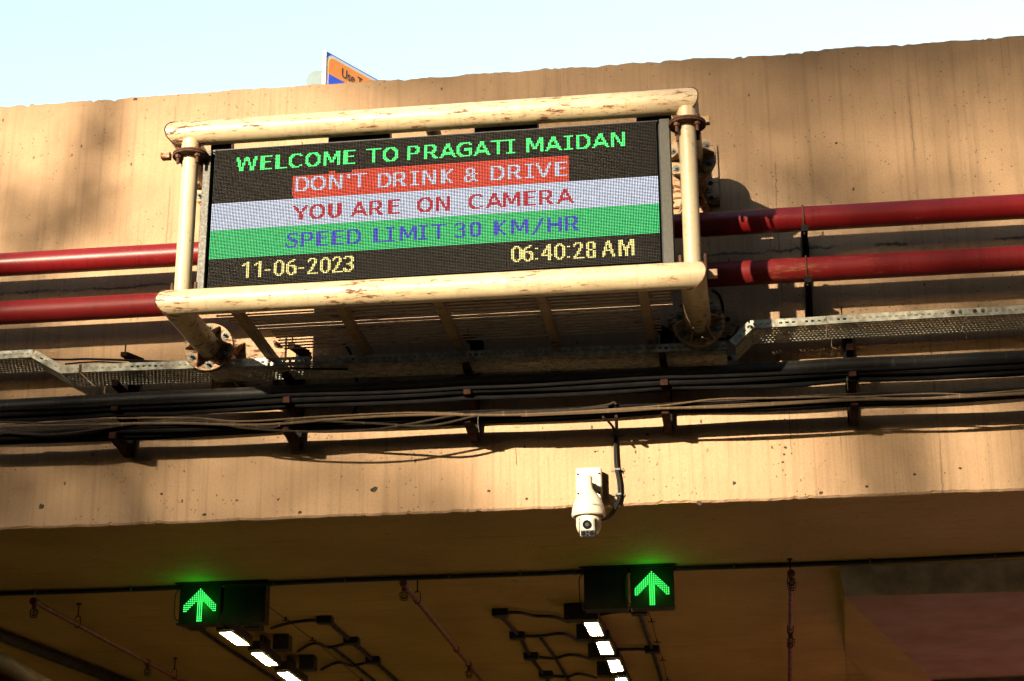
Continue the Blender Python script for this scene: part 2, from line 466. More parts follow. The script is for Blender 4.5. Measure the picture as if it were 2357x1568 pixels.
# ------------------------------------------------------------------ pipe frame with its arms, flanges and platform
FY = -1.27
KF = (CAMP.y-FY)/(CAMP.y+1.07)
fx = lambda x: CAMP.x+(x-CAMP.x)*KF
ZT, ZB = at(900, 278, FY).z, at(900, 671, FY).z
XL, XR = fx(-.19), fx(3.07)
XLT, XRT = fx(-.2), fx(3.065)
RB = .081
fr = thing('sign_gantry', 'cream welded pipe frame with rusty patches that carries the big display off the wall', 'sign frame', (XL, FY, ZB))
def rail(z, xl, xr, name):
    mb = MB(); n = 36; mitre = []
    rings = []
    xs = [xl] + [xl + (xr-xl)*k/24 for k in range(1, 24)] + [xr]
    for i, x in enumerate(xs):
        ring = []
        for j in range(n):
            t = 2*PI*j/n; dy, dz = RB*math.cos(t), RB*math.sin(t)
            xo = x
            if i == 0: xo = x + dy               # 45 degree mitre towards the wall arm
            if i == len(xs)-1: xo = x - dy
            ring.append((xo, FY+dy, z+dz))
        rings.append(ring)
    vs = [v for r_ in rings for v in r_]
    fs = [(i*n+j, i*n+(j+1) % n, (i+1)*n+(j+1) % n, (i+1)*n+j) for i in range(len(rings)-1) for j in range(n)]
    mb.add(vs, fs); o = part(mb, name, MCREAM, fr)
    for xe, sgn in ((xl, 1), (xr, -1)):           # weld bead
        pts = [(xe + sgn*RB*1.01*math.cos(t), FY+RB*1.01*math.cos(t), z+RB*1.01*math.sin(t)) for t in [2*PI*k/40 for k in range(41)]]
        w = MB().tube([(p[0]+random.uniform(-.001,.001), p[1], p[2]+random.uniform(-.001,.001)) for p in pts], .004, 6); part(w, 'weld_bead', MRUST, fr)
rail(ZT, XLT, XRT, 'top_rail'); rail(ZB, XL, XR, 'bottom_rail')
def arm(x, z, sgn, yend=-.45):
    n = 36; vs = []; ys = [FY, -1.1, -.9, -.7, yend]
    for i, y in enumerate(ys):
        for j in range(n):
            t = 2*PI*j/n; dx, dz = RB*math.cos(t), RB*math.sin(t)
            vs.append((x+dx, (FY + sgn*dx) if i == 0 else y, z+dz))
    fs = [(i*n+j, i*n+(j+1) % n, (i+1)*n+(j+1) % n, (i+1)*n+j) for i in range(len(ys)-1) for j in range(n)]
    mb = MB(); mb.add(vs, fs); part(mb, 'arm', MCREAM, fr)
def hexbolt(mb, p, ax=(0,-1,0), r=.017, h=.014, stud=.02):
    mb.lathe([(r*1.55, -.001), (r*1.55, .003)], p, ax, 18); mb.lathe([(r, .003), (r, h)], p, ax, 6)
    if stud: mb.lathe([(r*.5, h), (r*.5, h+stud)], p, ax, 10)
def flange(x, z, plate, half_lo=False):
    fy = -.46; RF = .165
    f = MB(); f.lathe([(RF-.004, 0), (RF, .004), (RF, .016), (RF-.003, .020)], (x, fy, z), (0,-1,0), 44); f.lathe([(RF-.003, -.024), (RF-.001, -.020), (RF-.001, -.006), (RF-.006, -.003)], (x, fy, z), (0,-1,0), 44)
    fo = part(f, 'flange', MPLATE, fr)
    for k in range(6):
        a = math.radians(60*k+30 + (8 if x > 1 else 3)); p = (x+.128*math.cos(a), fy-.020, z+.128*math.sin(a))
        b = MB(); hexbolt(b, p, stud=.012 if x > 1 else .03); bo = b.build('bolt', MBOLT, fo); bo.data.transform(Matrix.Translation(-fr.location))
    for k in range(6):
        a = math.radians(60*k + (8 if x > 1 else 3)); ca, sa = math.cos(a), math.sin(a)
        g = MB()
        poly = [(x+RB*.96*ca, fy-.02, z+RB*.96*sa), (x+RF*.93*ca, fy-.02, z+RF*.93*sa), (x+RF*.93*ca, fy-.032, z+RF*.93*sa), (x+RB*.96*ca, fy-.13, z+RB*.96*sa)]
        t = Vector((-sa, 0, ca))*.007
        g.prism([Vector(p)-t*.5 for p in poly], t); part(g, 'gusset', MPLATE, fr)
    s = MB(); s.tube([(x, -.02, z), (x, fy+.022, z)], RB*1.15, 32); part(s, 'stub', MPLATE, fr)
    x0, x1, za, zb = plate
    mb = MB(); mb.box(((x0+x1)/2, -.011, (za+zb)/2), (x1-x0, .020, zb-za), bev=.003); po = part(mb, 'base_plate', MPLATE, fr)
    for sx in (.14, .86):
        for sz in (.12, .36, .64, .88):
            px_, pz_ = x0+(x1-x0)*sx, za+(zb-za)*sz
            b = MB()
            if (sx < .5) == (x > 1): b.lathe([(.011, 0), (.011, .07)], (px_, -.02, pz_), (0,-1,0), 10); b.lathe([(.02, 0), (.02, .02)], (px_, -.021, pz_), (0,-1,0), 6); mm = MRUST
            else: b.lathe([(.017, 0), (.017, .0012)], (px_, -.0212, pz_), (0,-1,0), 16); mm = MBLK
            bo = b.build('anchor', mm, po); bo.data.transform(Matrix.Translation(-fr.location))
    for k, a in enumerate((-60, -120, 60, 120)):
        a = math.radians(a); ca, sa = math.cos(a), math.sin(a); t = Vector((-sa, 0, ca))*.010
        poly = [(x+RB*1.1*ca, -.022, z+RB*1.1*sa), (x+.22*ca, -.022, z+.22*sa), (x+RB*1.1*ca, -.2, z+RB*1.1*sa)]
        g = MB(); g.prism([Vector(p)-t*.5 for p in poly], t); part(g, 'gusset', MPLATE, fr)
for (x, z, s_, pl) in ((XLT, ZT, 1, (-.3, .1, 6.8, 7.3)), (XRT, ZT, -1, (2.84, 3.24, 6.785, 7.24)), (XL, ZB, 1, (-.13, .27, 5.50, 6.00)), (XR, ZB, -1, (2.86, 3.32, 5.50, 6.02))):
    arm(x, z, s_)
    if (x, z) == (XLT, ZT): flange(x, z, (-.30, .10, 6.8, 7.30))
    else: flange(x, z, pl)
# posts and their collars
def post(x):
    mb = MB(); mb.tube([(x, FY, ZB+RB*.6), (x, FY, ZT-RB-.09)], .0525, 32); part(mb, 'post', MPOST, fr)
    mb = MB(); mb.tube([(x, FY, ZT-RB-.082), (x, FY, ZT-RB*.7)], .062, 28); part(mb, 'neck', MCREAM, fr)
    for z in (ZT-RB-.092, ZT-RB-.078):
        mb = MB(); mb.lathe([(.112, 0), (.115, .003), (.115, .009), (.112, .012)], (x, FY, z), (0,0,1), 36); co = part(mb, 'collar', MRUST, fr)
    for k in range(4):
        a = math.radians(45+90*k); p = (x+.088*math.cos(a), FY+.088*math.sin(a))
        b = MB(); b.lathe([(.010, -.075), (.010, .03)], (*p, ZT-RB-.08), (0,0,1), 10); b.lathe([(.019, -.022), (.019, -.002)], (*p, ZT-RB-.092), (0,0,1), 6); b.lathe([(.019, .012), (.019, .030)], (*p, ZT-RB-.078), (0,0,1), 6)
        bo = b.build('bolt', MRUST, co); bo.data.transform(Matrix.Translation(-fr.location))
    for dx, dy in ((-.075, .02), (.075, .02)):
        b = MB(); b.lathe([(.010, 0), (.010, .095)], (x+dx, FY+dy, ZB+RB*.55), (0,0,1), 10); part(b, 'stud', MRUST, fr)
post(fx(-.125)); post(fx(3.072))
for zz, xx, yy in ((ZT-RB-.045, XRT+.115, FY+.03), (ZB+RB-.055, XR+.115, FY+.06), (ZT-RB-.05, XLT-.10, FY+.03)):
    b = MB().box((xx, yy, zz), (.06, .05, .045), bev=.003); part(b, 'lug', MPLATE, fr)
# middle stay behind the display
xm = az(992, 300, ZT-.06).x
b = MB().tube([(xm, FY+.05, ZT-.02), (xm-.03, -.02, ZT-.02)], .045, 20); part(b, 'stay', MBEAM, fr)
# platform: slats over beams
ZP = ZB - .030
for i in range(15):
    y = -1.165 + i*.0535
    xl_ = .10 + (.0 if i < 3 else .05*min(3, (i-2)/2)) + (.12 if i > 7 else 0); xr_ = 2.93 - (.09 if i > 6 else 0)
    mb = MB().box(((xl_+xr_)/2, y, ZP+.0135), (xr_-xl_, .020, .003)).box(((xl_+xr_)/2, y+.0115, ZP+.0165), (xr_-xl_, .003, .009)); part(mb, 'slat', MSLAT, fr)
for (px_, py_) in ((555, 735), (785, 716), (1010, 704), (1247, 692), (1481, 682)):
    xb = az(px_, py_, ZP-.03).x
    mb = MB().box((xb, -.625, ZP-.014), (.058, 1.2, .050), bev=.003); part(mb, 'support_beam', MBEAM, fr)
    mb = MB().box((xb+.01, -.008, ZP-.01), (.17, .012, .17), bev=.002); part(mb, 'end_plate', MPLATE, fr)

# ------------------------------------------------------------------ LED display
G = {
'W': ["##....##....##","##...####...##","###..####..###",".##..#..#..##.",".##.##..##.##.",".##.##..##.##.",".##.#....#.##.","..###....###..","..###....###..","..###....###.."],
'E': ["########","###.....","###.....","###.....","#######.","###.....","###.....","###.....","###.....","########"],
'L': ["###.....","###.....","###.....","###.....","###.....","###.....","###.....","###.....","###.....","########"],
'C': ["..######.",".###...##","###......","##.......","##.......","##.......","##.......","###......",".###...##","..#####.."],
'O': ["..######..",".###..###.","###....###","##......##","##......##","##......##","##......##","###....###",".###..###.","..######.."],
'M': ["###.....###","###.....###","####...####","####...####","##.##.##.##","##.##.##.##","##..###..##","##..###..##","##.......##","##.......##"],
'T': ["##########","....##....","....##....","....##....","....##....","....##....","....##....","....##....","....##....","....##...."],
'P': ["#######.","##...###","##....##","##....##","##...###","#######.","##......","##......","##......","##......"],
'R': ["#######..","##...###.","##....##.","##....##.","##...###.","#######..","##..##...","##...##..","##...###.","##....###"],
'A': ["....###....","....###....","...####....","...##.##...","..##..##...","..##...##..","..#######..",".#########.",".##.....##.","##.......##"],
'G': ["..#######.",".###....##","###.......","##........","##...#####","##...#####","##......##","###.....##",".###....##","..#######."],
'I': ["######","..##..","..##..","..##..","..##..","..##..","..##..","..##..","..##..","######"],
'D': ["#######..","##...###.","##....###","##.....##","##.....##","##.....##","##.....##","##....###","##...###.","#######.."],
'N': ["###....##","###....##","####...##","##.##..##","##.##..##","##..##.##","##..##.##","##...####","##....###","##....###"],
"'": ["##","##","##",".."]+[".."]*6,
'K': ["###...##","###..##.","###.##..","#####...","####....","####....","#####...","###.##..","###..##.","###...##"],
'&': ["..####...",".##..##..",".##..##..",".##..##..","..####.##",".###.##..","##..###..","##...##..","##..####.",".####..##"],
'V': ["##......##","##......##",".##....##.",".##....##.","..##..##..","..##..##..","..##..##..","...####...","...####...","....##...."],
'Y': ["##......##",".##....##.",".###..###.","..##..##..","...####...","....##....","....###...","....###...","....###...","....###..."],
'U': ["###...###","###...###","###...###","###...###","###...###","###...###","###...###","###...###",".###.###.","..#####.."],
'S': ["..######",".##....#",".##.....",".###....","..#####.","....####","......##","#.....##","##....#.",".######."],
'3': [".#####.","##...##",".....##",".....##","..####.",".....##",".....##",".....##","##...##",".#####."],
'0': [".#####.","###.###","##...##","##...##","##...##","##...##","##...##","##...##","###.###",".#####."],
'/': ["......##",".....##.",".....##.","....##..","....##..","...##...","...##...","..##....","..##....",".##.....","##......"],
'H': ["##.....##","##.....##","##.....##","##.....##","#########","#########","##.....##","##.....##","##.....##","##.....##"],
}
S5 = {
'1': ["...##",".####","##.##","...##","...##","...##","...##","...##","...##","...##","...##"],
'-': [".....","","","","","","####"]+[""]*4,
'0': ["..###..",".##.##.","##...##","##...##","##...##","##...##","##...##","##...##","##...##",".##.##.","..###.."],
'6': ["....##.","..###..",".##....","##.....","######.","##..###","##...##","##...##","##...##",".##.###","..###.."],
'2': [".####..","##..##.","#...##.","....##.","...##..","...##..","..##...","..##...",".##....","##.....","#######"],
'3': [".#####.","##..###",".....##",".....##","....##.","..####.","....###",".....##","##...##","###.##.",".####.."],
':': ["","","##","","","","","","","##",""],
'4': ["....##.","...###.","...###.","..####.",".##.##.",".##.##.","##..##.","#######","....##.","....##.","....##."],
'8': [".####..","##..##.","##..##.","##..##.","##..##.",".###...","##..##.","##..##.","##..##.","##..##.",".#####."],
'A': ["...##....","..###....","..####...","..#.##...",".##.##...",".##..#...",".######..","##...##..","##...##..","##....##.","#.....##."],
'M': ["###....###","###....###","###...####","####..####","##.#.##.##","##.####.##","##.###..##","##..##..##","##..##..##","##..##..##","##..##..##"],
}
NCOL, NROW, PT = 288, 96, .01
grid = [[0]*NCOL for _ in range(NROW)]         # 0 off, 1 green, 2 red, 3 white, 4 deep red, 5 green field, 6 blue, 7 yellow
for r in range(38, 57):
    for c in range(NCOL): grid[r][c] = 3
for r in range(57, 77):
    for c in range(NCOL): grid[r][c] = 5
# display rectangle in photograph pixels (first and last diode) -> diode column of a photograph x on a given row
TLc, TRc, BRc, BLc = (860.5, 607.8), (2621.7, 488.3), (2640.9, 1042.9), (832.7, 1145.0)
def homog(src, dst):
    A = []
    for (x, y), (u, v) in zip(src, dst):
        A.append([x, y, 1, 0, 0, 0, -u*x, -u*y, u]); A.append([0, 0, 0, x, y, 1, -v*x, -v*y, v])
    n = 8
    for i in range(n):
        p = max(range(i, n), key=lambda k: abs(A[k][i])); A[i], A[p] = A[p], A[i]
        for k in range(n):
            if k != i:
                f_ = A[k][i]/A[i][i]; A[k] = [a - f_*b for a, b in zip(A[k], A[i])]
    h = [A[i][8]/A[i][i] for i in range(n)]
    return h
HM = homog([(0, 0), (287, 0), (287, 95), (0, 95)], [TLc, TRc, BRc, BLc])
def diode_px(c, r):
    d = HM[6]*c+HM[7]*r+1; return ((HM[0]*c+HM[1]*r+HM[2])/d, (HM[3]*c+HM[4]*r+HM[5])/d)
def col_at(x, row):
    return min(range(-4, 292), key=lambda c: abs(diode_px(c, row)[0]-x))
def put(font, txt, xs, row, v):
    for ch, x in zip(txt, xs):
        g = font[ch]; c0 = col_at(x, row+5)
        for i, line in enumerate(g):
            for j, q in enumerate(line):
                if q == '#' and 0 <= c0+j < NCOL and row+i < NROW: grid[row+i][c0+j] = v
def box_red(x0, x1, r0, r1):
    for r in range(r0, r1):
        for c in range(col_at(x0, r), col_at(x1, r)+1): grid[r][c] = 2
put(G, 'WELCOME', (948, 1043.5, 1104, 1156, 1222, 1296, 1376), 6, 1)
put(G, 'TO', (1466, 1529), 6, 1)
put(G, 'PRAGATI', (1631, 1695, 1757, 1829, 1896, 1963, 2027), 6, 1)
put(G, 'MAIDAN', (2107, 2183, 2256, 2307, 2370, 2446), 6, 1)
box_red(1172, 2272, 22, 38); box_red(1410, 2272, 20, 23); box_red(1318, 1336, 20, 22)
put(G, "DON'T", (1180, 1244, 1317, 1386, 1409), 23, 3)
put(G, 'DRINK', (1508, 1575, 1640, 1692, 1764), 24, 3)
put(G, '&', (1859,), 24, 3)
put(G, 'DRIVE', (1965, 2033, 2101, 2144, 2222), 24, 3)
put(G, 'YOU', (1175, 1240, 1315), 43, 4)
put(G, 'ARE', (1406, 1481, 1549), 43, 4)
put(G, 'ON', (1668, 1746), 43, 4)
put(G, 'CAMERA', (1875, 1942, 2014, 2098, 2158, 2229), 43, 4)
put(G, 'SPEED', (1143, 1207, 1269, 1330, 1389), 62, 6)
put(G, 'LIMIT', (1494, 1546, 1598, 1677, 1722), 62, 6)
put(G, '30', (1821, 1883), 62, 6)
put(G, 'KM/HR', (1978, 2048, 2127, 2194, 2264), 62, 6)
put(S5, '11-06-2023', (968, 1015, 1061, 1099, 1148, 1197, 1234, 1282, 1333, 1376), 80, 7)
put(S5, '06:40:28', (2043, 2092, 2143, 2169, 2220, 2270, 2297, 2348), 80, 7)
put(S5, 'AM', (2413, 2476), 80, 7)

KD = (CAMP.y+1.23)/(CAMP.y+.95)
ORG = CAMP + (Vector((0, -.95, 6.96))-CAMP)*KD
led = thing('led_display', 'big lit message display of coloured lines of text hung in the cream pipe frame', 'display board', ORG, TH)
led.scale = (KD, KD, KD)
MD = [m_plain('diode_off', (.092, .082, .072), .9, 0, var=.4, scale=80, spec=.03, bump=0),  # unlit diodes: their sun glint is put into this pale grey
      m_emit('diode_green', (.04, 1.0, .17), .66, (.04,.04,.04)), m_emit('diode_red', (1.0, .06, .02), 0.531, (.04,.04,.04)), m_emit('diode_white', (.78, .84, 1.0), .42, (.04,.04,.04)),
      m_emit('diode_deep_red', (1.0, .02, .06), 0.312, (.04,.03,.03)), m_emit('diode_green_field', (.02, .85, .22), 0.391, (.04,.04,.04)), m_emit('diode_blue', (.04, .10, 1.0), 0.312, (.04,.04,.04)), m_emit('diode_yellow', (1.0, .84, .26), .46, (.04,.04,.04))]
MFACE = m_plain('led_face_black', (.0045, .0045, .0045), .95, 0, var=.3, scale=40, spec=.02)
rj = random.Random(5)
for p_ in range(3):
    c0, c1 = p_*96, p_*96+96
    xa, xb = c0*PT-.005+.0014, c1*PT-.005-.0014
    mb = MB().box(((xa+xb)/2, .014, -.475), (xb-xa, .020, .960)); pan = mb.build('led_panel', MFACE, led, smooth=False)
    # louvre ridges between the rows of diodes
    rg = MB()
    for r in range(NROW): rg.box(((xa+xb)/2, .0015, -(r-.5)*PT), (xb-xa, .005, .0014))
    stuff(rg.build('louvres', MFACE, pan, smooth=False))
    mb = MB()
    for r in range(NROW):
        for c in range(c0, c1):
            v = grid[r][c]; x, z = c*PT, -r*PT
            h = {0: .0016, 1: .0034, 2: .0028, 3: .0031, 4: .0030, 5: .0030, 6: .0030, 7: .0034}[v]
            h *= rj.uniform(.93, 1.07)
            mb.add([(x-h, -.001, z-h*.5), (x-h*.5, -.001, z-h), (x+h*.5, -.001, z-h), (x+h, -.001, z-h*.5), (x+h, -.001, z+h*.5), (x+h*.5, -.001, z+h), (x-h*.5, -.001, z+h), (x-h, -.001, z+h*.5)], [tuple(range(8))], v)
    stuff(mb.build('diodes', MD, pan, smooth=False))
mb = MB().box((1.43, .125, -.485), (2.93, .19, .99), bev=.004); mb.build('cabinet', MCAB, led)
mb = MB().box((-.047, .06, -.50), (.052, .16, 1.00), bev=.003); mb.build('side_trim', MTRIM, led)
mb = MB().box((2.925, .06, -.50), (.066, .16, 1.02), bev=.003); mb.build('side_trim', MTRIM, led)
mb = MB().box((1.43, .03, .008), (2.90, .05, .010)); mb.build('top_trim', MCAB, led)
for xa, xb in ((490, 537), (760, 901), (1095, 1240), (1466, 1545)):
    a_, b_ = [(at(q_, 320-.07*(q_-800), -1.16).x-ORG.x)/KD for q_ in (xa, xb)]
    mb = MB().box(((a_+b_)/2, .06, .075), (b_-a_, .07, .105), bev=.002); mb.build('mounting_block', MCAB, led)

# ------------------------------------------------------------------ perforated cable tray
tray = thing('cable_tray', 'galvanised perforated cable tray on brackets under the display with bends at both ends', 'cable tray', (0, -.375, 5.7))
def seg_boxes(mb, A, B, W, T, slots, wlen):
    """sheet spanned by A->B (length) and W (width vector), thickness vector T; slots: list of (w0, w1, pitch, size, phase)"""
    L = (B-A).length; U = (B-A)/L; Wn = W.normalized(); wt = W.length
    def q(u0, u1, w0, w1):
        p = [A+U*u0+Wn*w0, A+U*u1+Wn*w0, A+U*u1+Wn*w1, A+U*u0+Wn*w1]
        mb.prism(p, T)
    w = 0
    for (w0, w1, pitch, size, ph) in slots:
        if w0 > w: q(0, L, w, w0)
        u = 0; k = 0
        h = ph
        while True:
            hs = h - size/2
            if hs > L: break
            if hs > u: q(u, min(hs, L), w0, w1)
            u = max(u, h+size/2); h += pitch
        if u < L: q(u, L, w0, w1)
        w = w1
    if w < wt: q(0, L, w, wt)
def tray_section(ax, azt, bx, bzt, perf=True):
    A, B = Vector((ax, -.375, azt+.010)), Vector((bx, -.375, bzt+.010)); LH = .056; D = .29
    U = (B-A).normalized(); dn = Vector((0,0,-1)) if abs(U.z) < .3 else Vector((-U.z, 0, U.x))*-1
    if dn.z > 0: dn = -dn
    mb = MB()
    seg_boxes(mb, A, B, dn*LH, Vector((0, .002, 0)), [(.021, .034, .0405, .022, .03)] if perf else [], LH)
    A2, B2 = A+dn*LH, B+dn*LH
    rows = []
    if perf:
        w = .02
        k = 0
        while w < D-.02:
            rows.append((w, w+.012, .0255, .0125, .012+(.0127 if k % 2 else 0))); w += .040; k += 1
    seg_boxes(mb, A2, B2, Vector((0, D, 0)), dn*-.002, rows, D)
    A3, B3 = A+Vector((0, D, 0)), B+Vector((0, D, 0))
    seg_boxes(mb, A3, B3, dn*LH, Vector((0, .002, 0)), [], LH)
    return part_s(mb, 'tray_section')
def part_s(mb, name, m=None, parent=None):
    o = mb.build(name, m or MGALV, tray, smooth=False); o.data.transform(Matrix.Translation(-tray.location)); return o
tray_section(-9, 5.853, -2.0, 5.853, False)
tray_section(-2.0, 5.853, -1.372, 5.853)
tray_section(-1.352, 5.846, -1.150, 5.728)
tray_section(-1.155, 5.727, -1.03, 5.727)
tray_section(-1.025, 5.729, .55, 5.706)
tray_section(.552, 5.704, 2.02, 5.684)
tray_section(2.022, 5.686, 3.243, 5.664)
tray_section(3.262, 5.672, 3.385, 5.792)
tray_section(3.400, 5.800, 3.880, 5.804)
tray_section(3.883, 5.806, 4.74, 5.810)
tray_section(4.742, 5.808, 5.5, 5.812)
tray_section(5.5, 5.812, 12, 5.83, False)
mb = MB().box((4.76, -.3785, 5.795), (.24, .003, .034)); part_s(mb, 'splice_plate')
for x in (4.665, 4.71, 4.80, 4.85):
    b = MB(); hexbolt(b, (x, -.380, 5.795), r=.009, h=.008, stud=.006); part_s(b, 'bolt', MRUST if x in (4.665, 4.80) else MBOLT)
mb = MB().box((-1.028, -.3785, 5.71), (.018, .003, .055)); part_s(mb, 'splice_plate', MRUST)
# cables lying in and beside the tray
def cable(pts, r, m, label, cat='cable', group=None, n=8, name='cable'):
    o = MB().tube(pts, r, n).build(name, m); return tag(o, label, cat, group)
def smooth_pts(ctrl, k=8):
    out = []; n = len(ctrl); P = [Vector(c) for c in ctrl]
    for i in range(n-1):
        p0, p1, p2, p3 = P[max(i-1, 0)], P[i], P[i+1], P[min(i+2, n-1)]
        for j in range(k):
            t = j/k; out.append(.5*((2*p1)+(-p0+p2)*t+(2*p0-5*p1+4*p2-p3)*t*t+(-p0+3*p1-3*p2+p3)*t**3))
    out.append(P[-1]); return out
cable(smooth_pts([at(60, 826, -.3), at(150, 828, -.3), at(220, 827, -.3), at(420, 835, -.3), at(600, 846, -.3), at(800, 850, -.3)]), .008, MCBLK, 'thin black cable bridging the left bend of the cable tray')
cable(smooth_pts([at(150, 838, -.2), at(230, 833, -.2), at(330, 840, -.2), at(450, 850, -.2)]), .006, MCBLK, 'thinner second cable just under the one bridging the left tray bend')
cable(smooth_pts([at(1700, 752, -.2), at(1680, 777, -.25), at(1620, 783, -.2), at(1560, 795, -.15), at(1400, 800, -.1)]), .009, MCBLK, 'black cable leaving the tray below the right flange')
cable(smooth_pts([at(1640, 668, -.12), at(1655, 680, -.13), at(1663, 705, -.1), at(1661, 735, -.08), at(1640, 760, -.05)]), .010, MCBLK, 'black cable looping round the lower right flange')
cable(smooth_pts([at(790, 790, -.06), at(803, 806, -.05), at(812, 830, -.05), at(822, 880, -.05), at(826, 920, -.05), at(812, 955, -.05)]), .009, MCBLK, 'black cable hanging down the wall behind the tray, left of centre')

# ------------------------------------------------------------------ brackets and cable runs
BX = (-.772, .387, 1.577, 2.842, 4.020)
LABS = ('leftmost black cable bracket, left of the lower left frame arm', 'second black cable bracket from the left, under the left half of the display',
        'black cable bracket under the middle of the display', 'black cable bracket with rusty arm ends right of the white camera cable', 'rightmost black cable bracket, holding the bright perforated tray')
proto = thing('cable_bracket', LABS[0], 'bracket', (0, 0, 5.2), group='black cable brackets along the wall')
MARM = m_plain('black_red_oxide_steel', (.020, .008, .005), .85, 0, var=.6, scale=14, spec=.05)
mb = MB(); mb.box((0, -.031, .34), (.062, .058, .70), bev=.003)
mb.build('post', MBLK, proto, smooth=False)
for z, L, nm in ((.51, .385, 'tray_arm'), (.240, .370, 'arm'), (.050, .370, 'arm')):
    mb = MB()
    if nm == 'tray_arm': mb.box((-.005, -.06-L/2+.03, z-.105), (.042, L-.06, .004)); mb.box((-.025, -.06-L/2+.03, z-.122), (.004, L-.06, .034)); mb.box((.015, -.06-L/2+.03, z-.122), (.004, L-.06, .034)); mb.box((-.005, -.06-L+.055, z-.118), (.044, .01, .042))
    else:
        mb.prism([(-.024, -.061, z-.075), (-.024, -.061, z+.005), (-.024, -L, z+.005), (-.024, -L, z-.034)], (.048, 0, 0)); mb.box((0, -L-.002, z-.014), (.042, .004, .042))
    mb.build(nm, MARM, proto, smooth=False)
mb = MB(); mb.prism([(-.06, -.17, .66), (-.06, -.17, .69), (.01, -.02, .69), (.01, -.02, .63)], (.045, 0, 0)); mb.box((-.03, -.165, .71), (.008, .008, .07)); mb.build('top_clip', MARM, proto, smooth=False)
for i, x in enumerate(BX):
    o = proto if i == 0 else copy_tree(proto)
    o.location = (x, 0, 5.2); o['label'] = LABS[i]
# bundle 1: thick black conduit with cables hanging beneath it
def zprof(x, base, sag, ph):
    z = base
    for i in range(len(BX)-1):
        if BX[i] <= x <= BX[i+1]:
            t = (x-BX[i])/(BX[i+1]-BX[i]); z -= sag*4*t*(1-t)
    if x < BX[0]: t = min(1, (BX[0]-x)/1.15); z -= sag*4*t*(1-t)
    if x > BX[-1]: t = min(1, (x-BX[-1])/1.15); z -= sag*4*t*(1-t)
    return z
def run(y, base, sag, r, m, label, group, rr, amp=.006, freq=1.0, cat='cable', name='cable', n=10, x0=-3.5, x1=7.5):
    ph = rr.uniform(0, 6); ph2 = rr.uniform(0, 6); pts = []; x = x0
    while x < x1:
        pts.append((x, y + amp*.8*math.sin(x*2.1*freq+ph2), zprof(x, base, sag, ph) + amp*math.sin(x*2.7*freq+ph) + amp*.4*math.sin(x*6.1*freq+ph2)))
        x += .09
    o = MB().tube(pts, r, n).build(name, m); return tag(o, label, cat, group)
rr = random.Random(11)
run(-.30, 5.502, .004, .047, MCBLK, 'thick dusty black conduit on the upper bracket arms', None, rr, .003, cat='conduit', name='conduit', n=24)
B1 = [(-.23, 5.470, .024, 'black cable behind the thick conduit on the upper bracket arms'), (-.335, 5.436, .022, 'front black cable directly under the thick conduit'), (-.285, 5.430, .022, 'middle black cable directly under the thick conduit'),
      (-.24, 5.425, .019, 'rear black cable under the thick conduit'), (-.31, 5.404, .015, 'slack black cable lowest of the upper run, sagging between the brackets'), (-.37, 5.452, .012, 'thin black cable at the very front of the upper bracket arms')]
for k, (y, z, r_, lab) in enumerate(B1):
    run(y, z, .006+.010*(k in (4,)), r_, MCPLN, lab, 'black cables of the upper run', rr, .004)
# bundle 2: thinner grey brown cables on the lower arms
B2 = [(-.22, 5.300, .012, 0, 'dusty brown cable along the back of the lower bundle'), (-.27, 5.300, .011, 0, 'dusty brown cable on the top of the lower bundle, behind the pale one'), (-.32, 5.294, .012, 0, 'dusty brown cable at the front top edge of the lower bundle'),
      (-.25, 5.272, .018, 1, 'thick black cable in the middle of the lower bundle'), (-.335, 5.270, .018, 1, 'thick black cable at the front of the lower bundle'), (-.29, 5.262, .018, 1, 'thick black cable at the bottom of the lower bundle'), (-.2, 5.275, .015, 1, 'black cable of the lower bundle nearest the wall'), (-.36, 5.284, .010, 1, 'thin black cable on the outer face of the lower bundle')]
for k, (y, z, r_, d_, lab) in enumerate(B2):
    run(y, z, .004+.003*d_, r_, MCPLN if d_ else MCBL2, lab, 'cables of the lower run', rr, .005)
loose = [([(-5, 995), (130, 1000), (300, 977), (455, 965), (560, 985), (720, 994), (850, 990), (950, 975), (1060, 955), (1150, 952), (1300, 945), (1400, 937)], .0075, 'loose brown cable waving in front of the lower bundle with its deepest dip'),
         ([(-5, 972), (250, 976), (480, 970), (620, 985), (680, 968), (860, 975), (990, 980), (1120, 953), (1230, 947), (1330, 942), (1398, 932), (1412, 927), (1419, 931)], .008, 'loose brown cable ending in a curl above the white camera cable'),
         ([(-5, 985), (200, 966), (430, 962), (560, 970), (760, 958), (960, 950), (1140, 955), (1330, 947), (1520, 934), (1650, 919), (1800, 916), (1950, 913), (2100, 918), (2240, 908), (2370, 897)], .006, 'thin pale cable rising over the lower bundle towards the right'),
         ([(1200, 958), (1400, 949), (1570, 938), (1720, 930), (1880, 922), (2000, 912), (2150, 906), (2260, 909), (2370, 902)], .005, 'thin tan cable crossing the right end of the lower bundle'),
         ([(-5, 982), (180, 978), (390, 974), (600, 978), (800, 963), (980, 955), (1200, 955), (1500, 941), (1700, 936), (1960, 921), (2150, 917), (2370, 906)], .009, 'pale dusty cable along the top of the lower bundle')]
for ctrl, r, lab in loose:
    cable(smooth_pts([at(a, b, -.395) for a, b in ctrl], 10), r, MCTAN if 'pale' in lab or 'tan' in lab else MCBL2, lab)
# wire ties
for (x, y, h) in ((1093+8, 957, 38), (1950, 868, 30)):
    p, q = at(x, y, -.41), at(x+2, y+h, -.41)
    cable(smooth_pts([p, (p+q)/2+Vector((-.004, -.01, 0)), q]), .002, MBOLT, 'bare tie wire hanging at the %s bracket' % ('middle' if x < 1500 else 'rightmost'), 'tie wire', name='tie_wire', n=6)

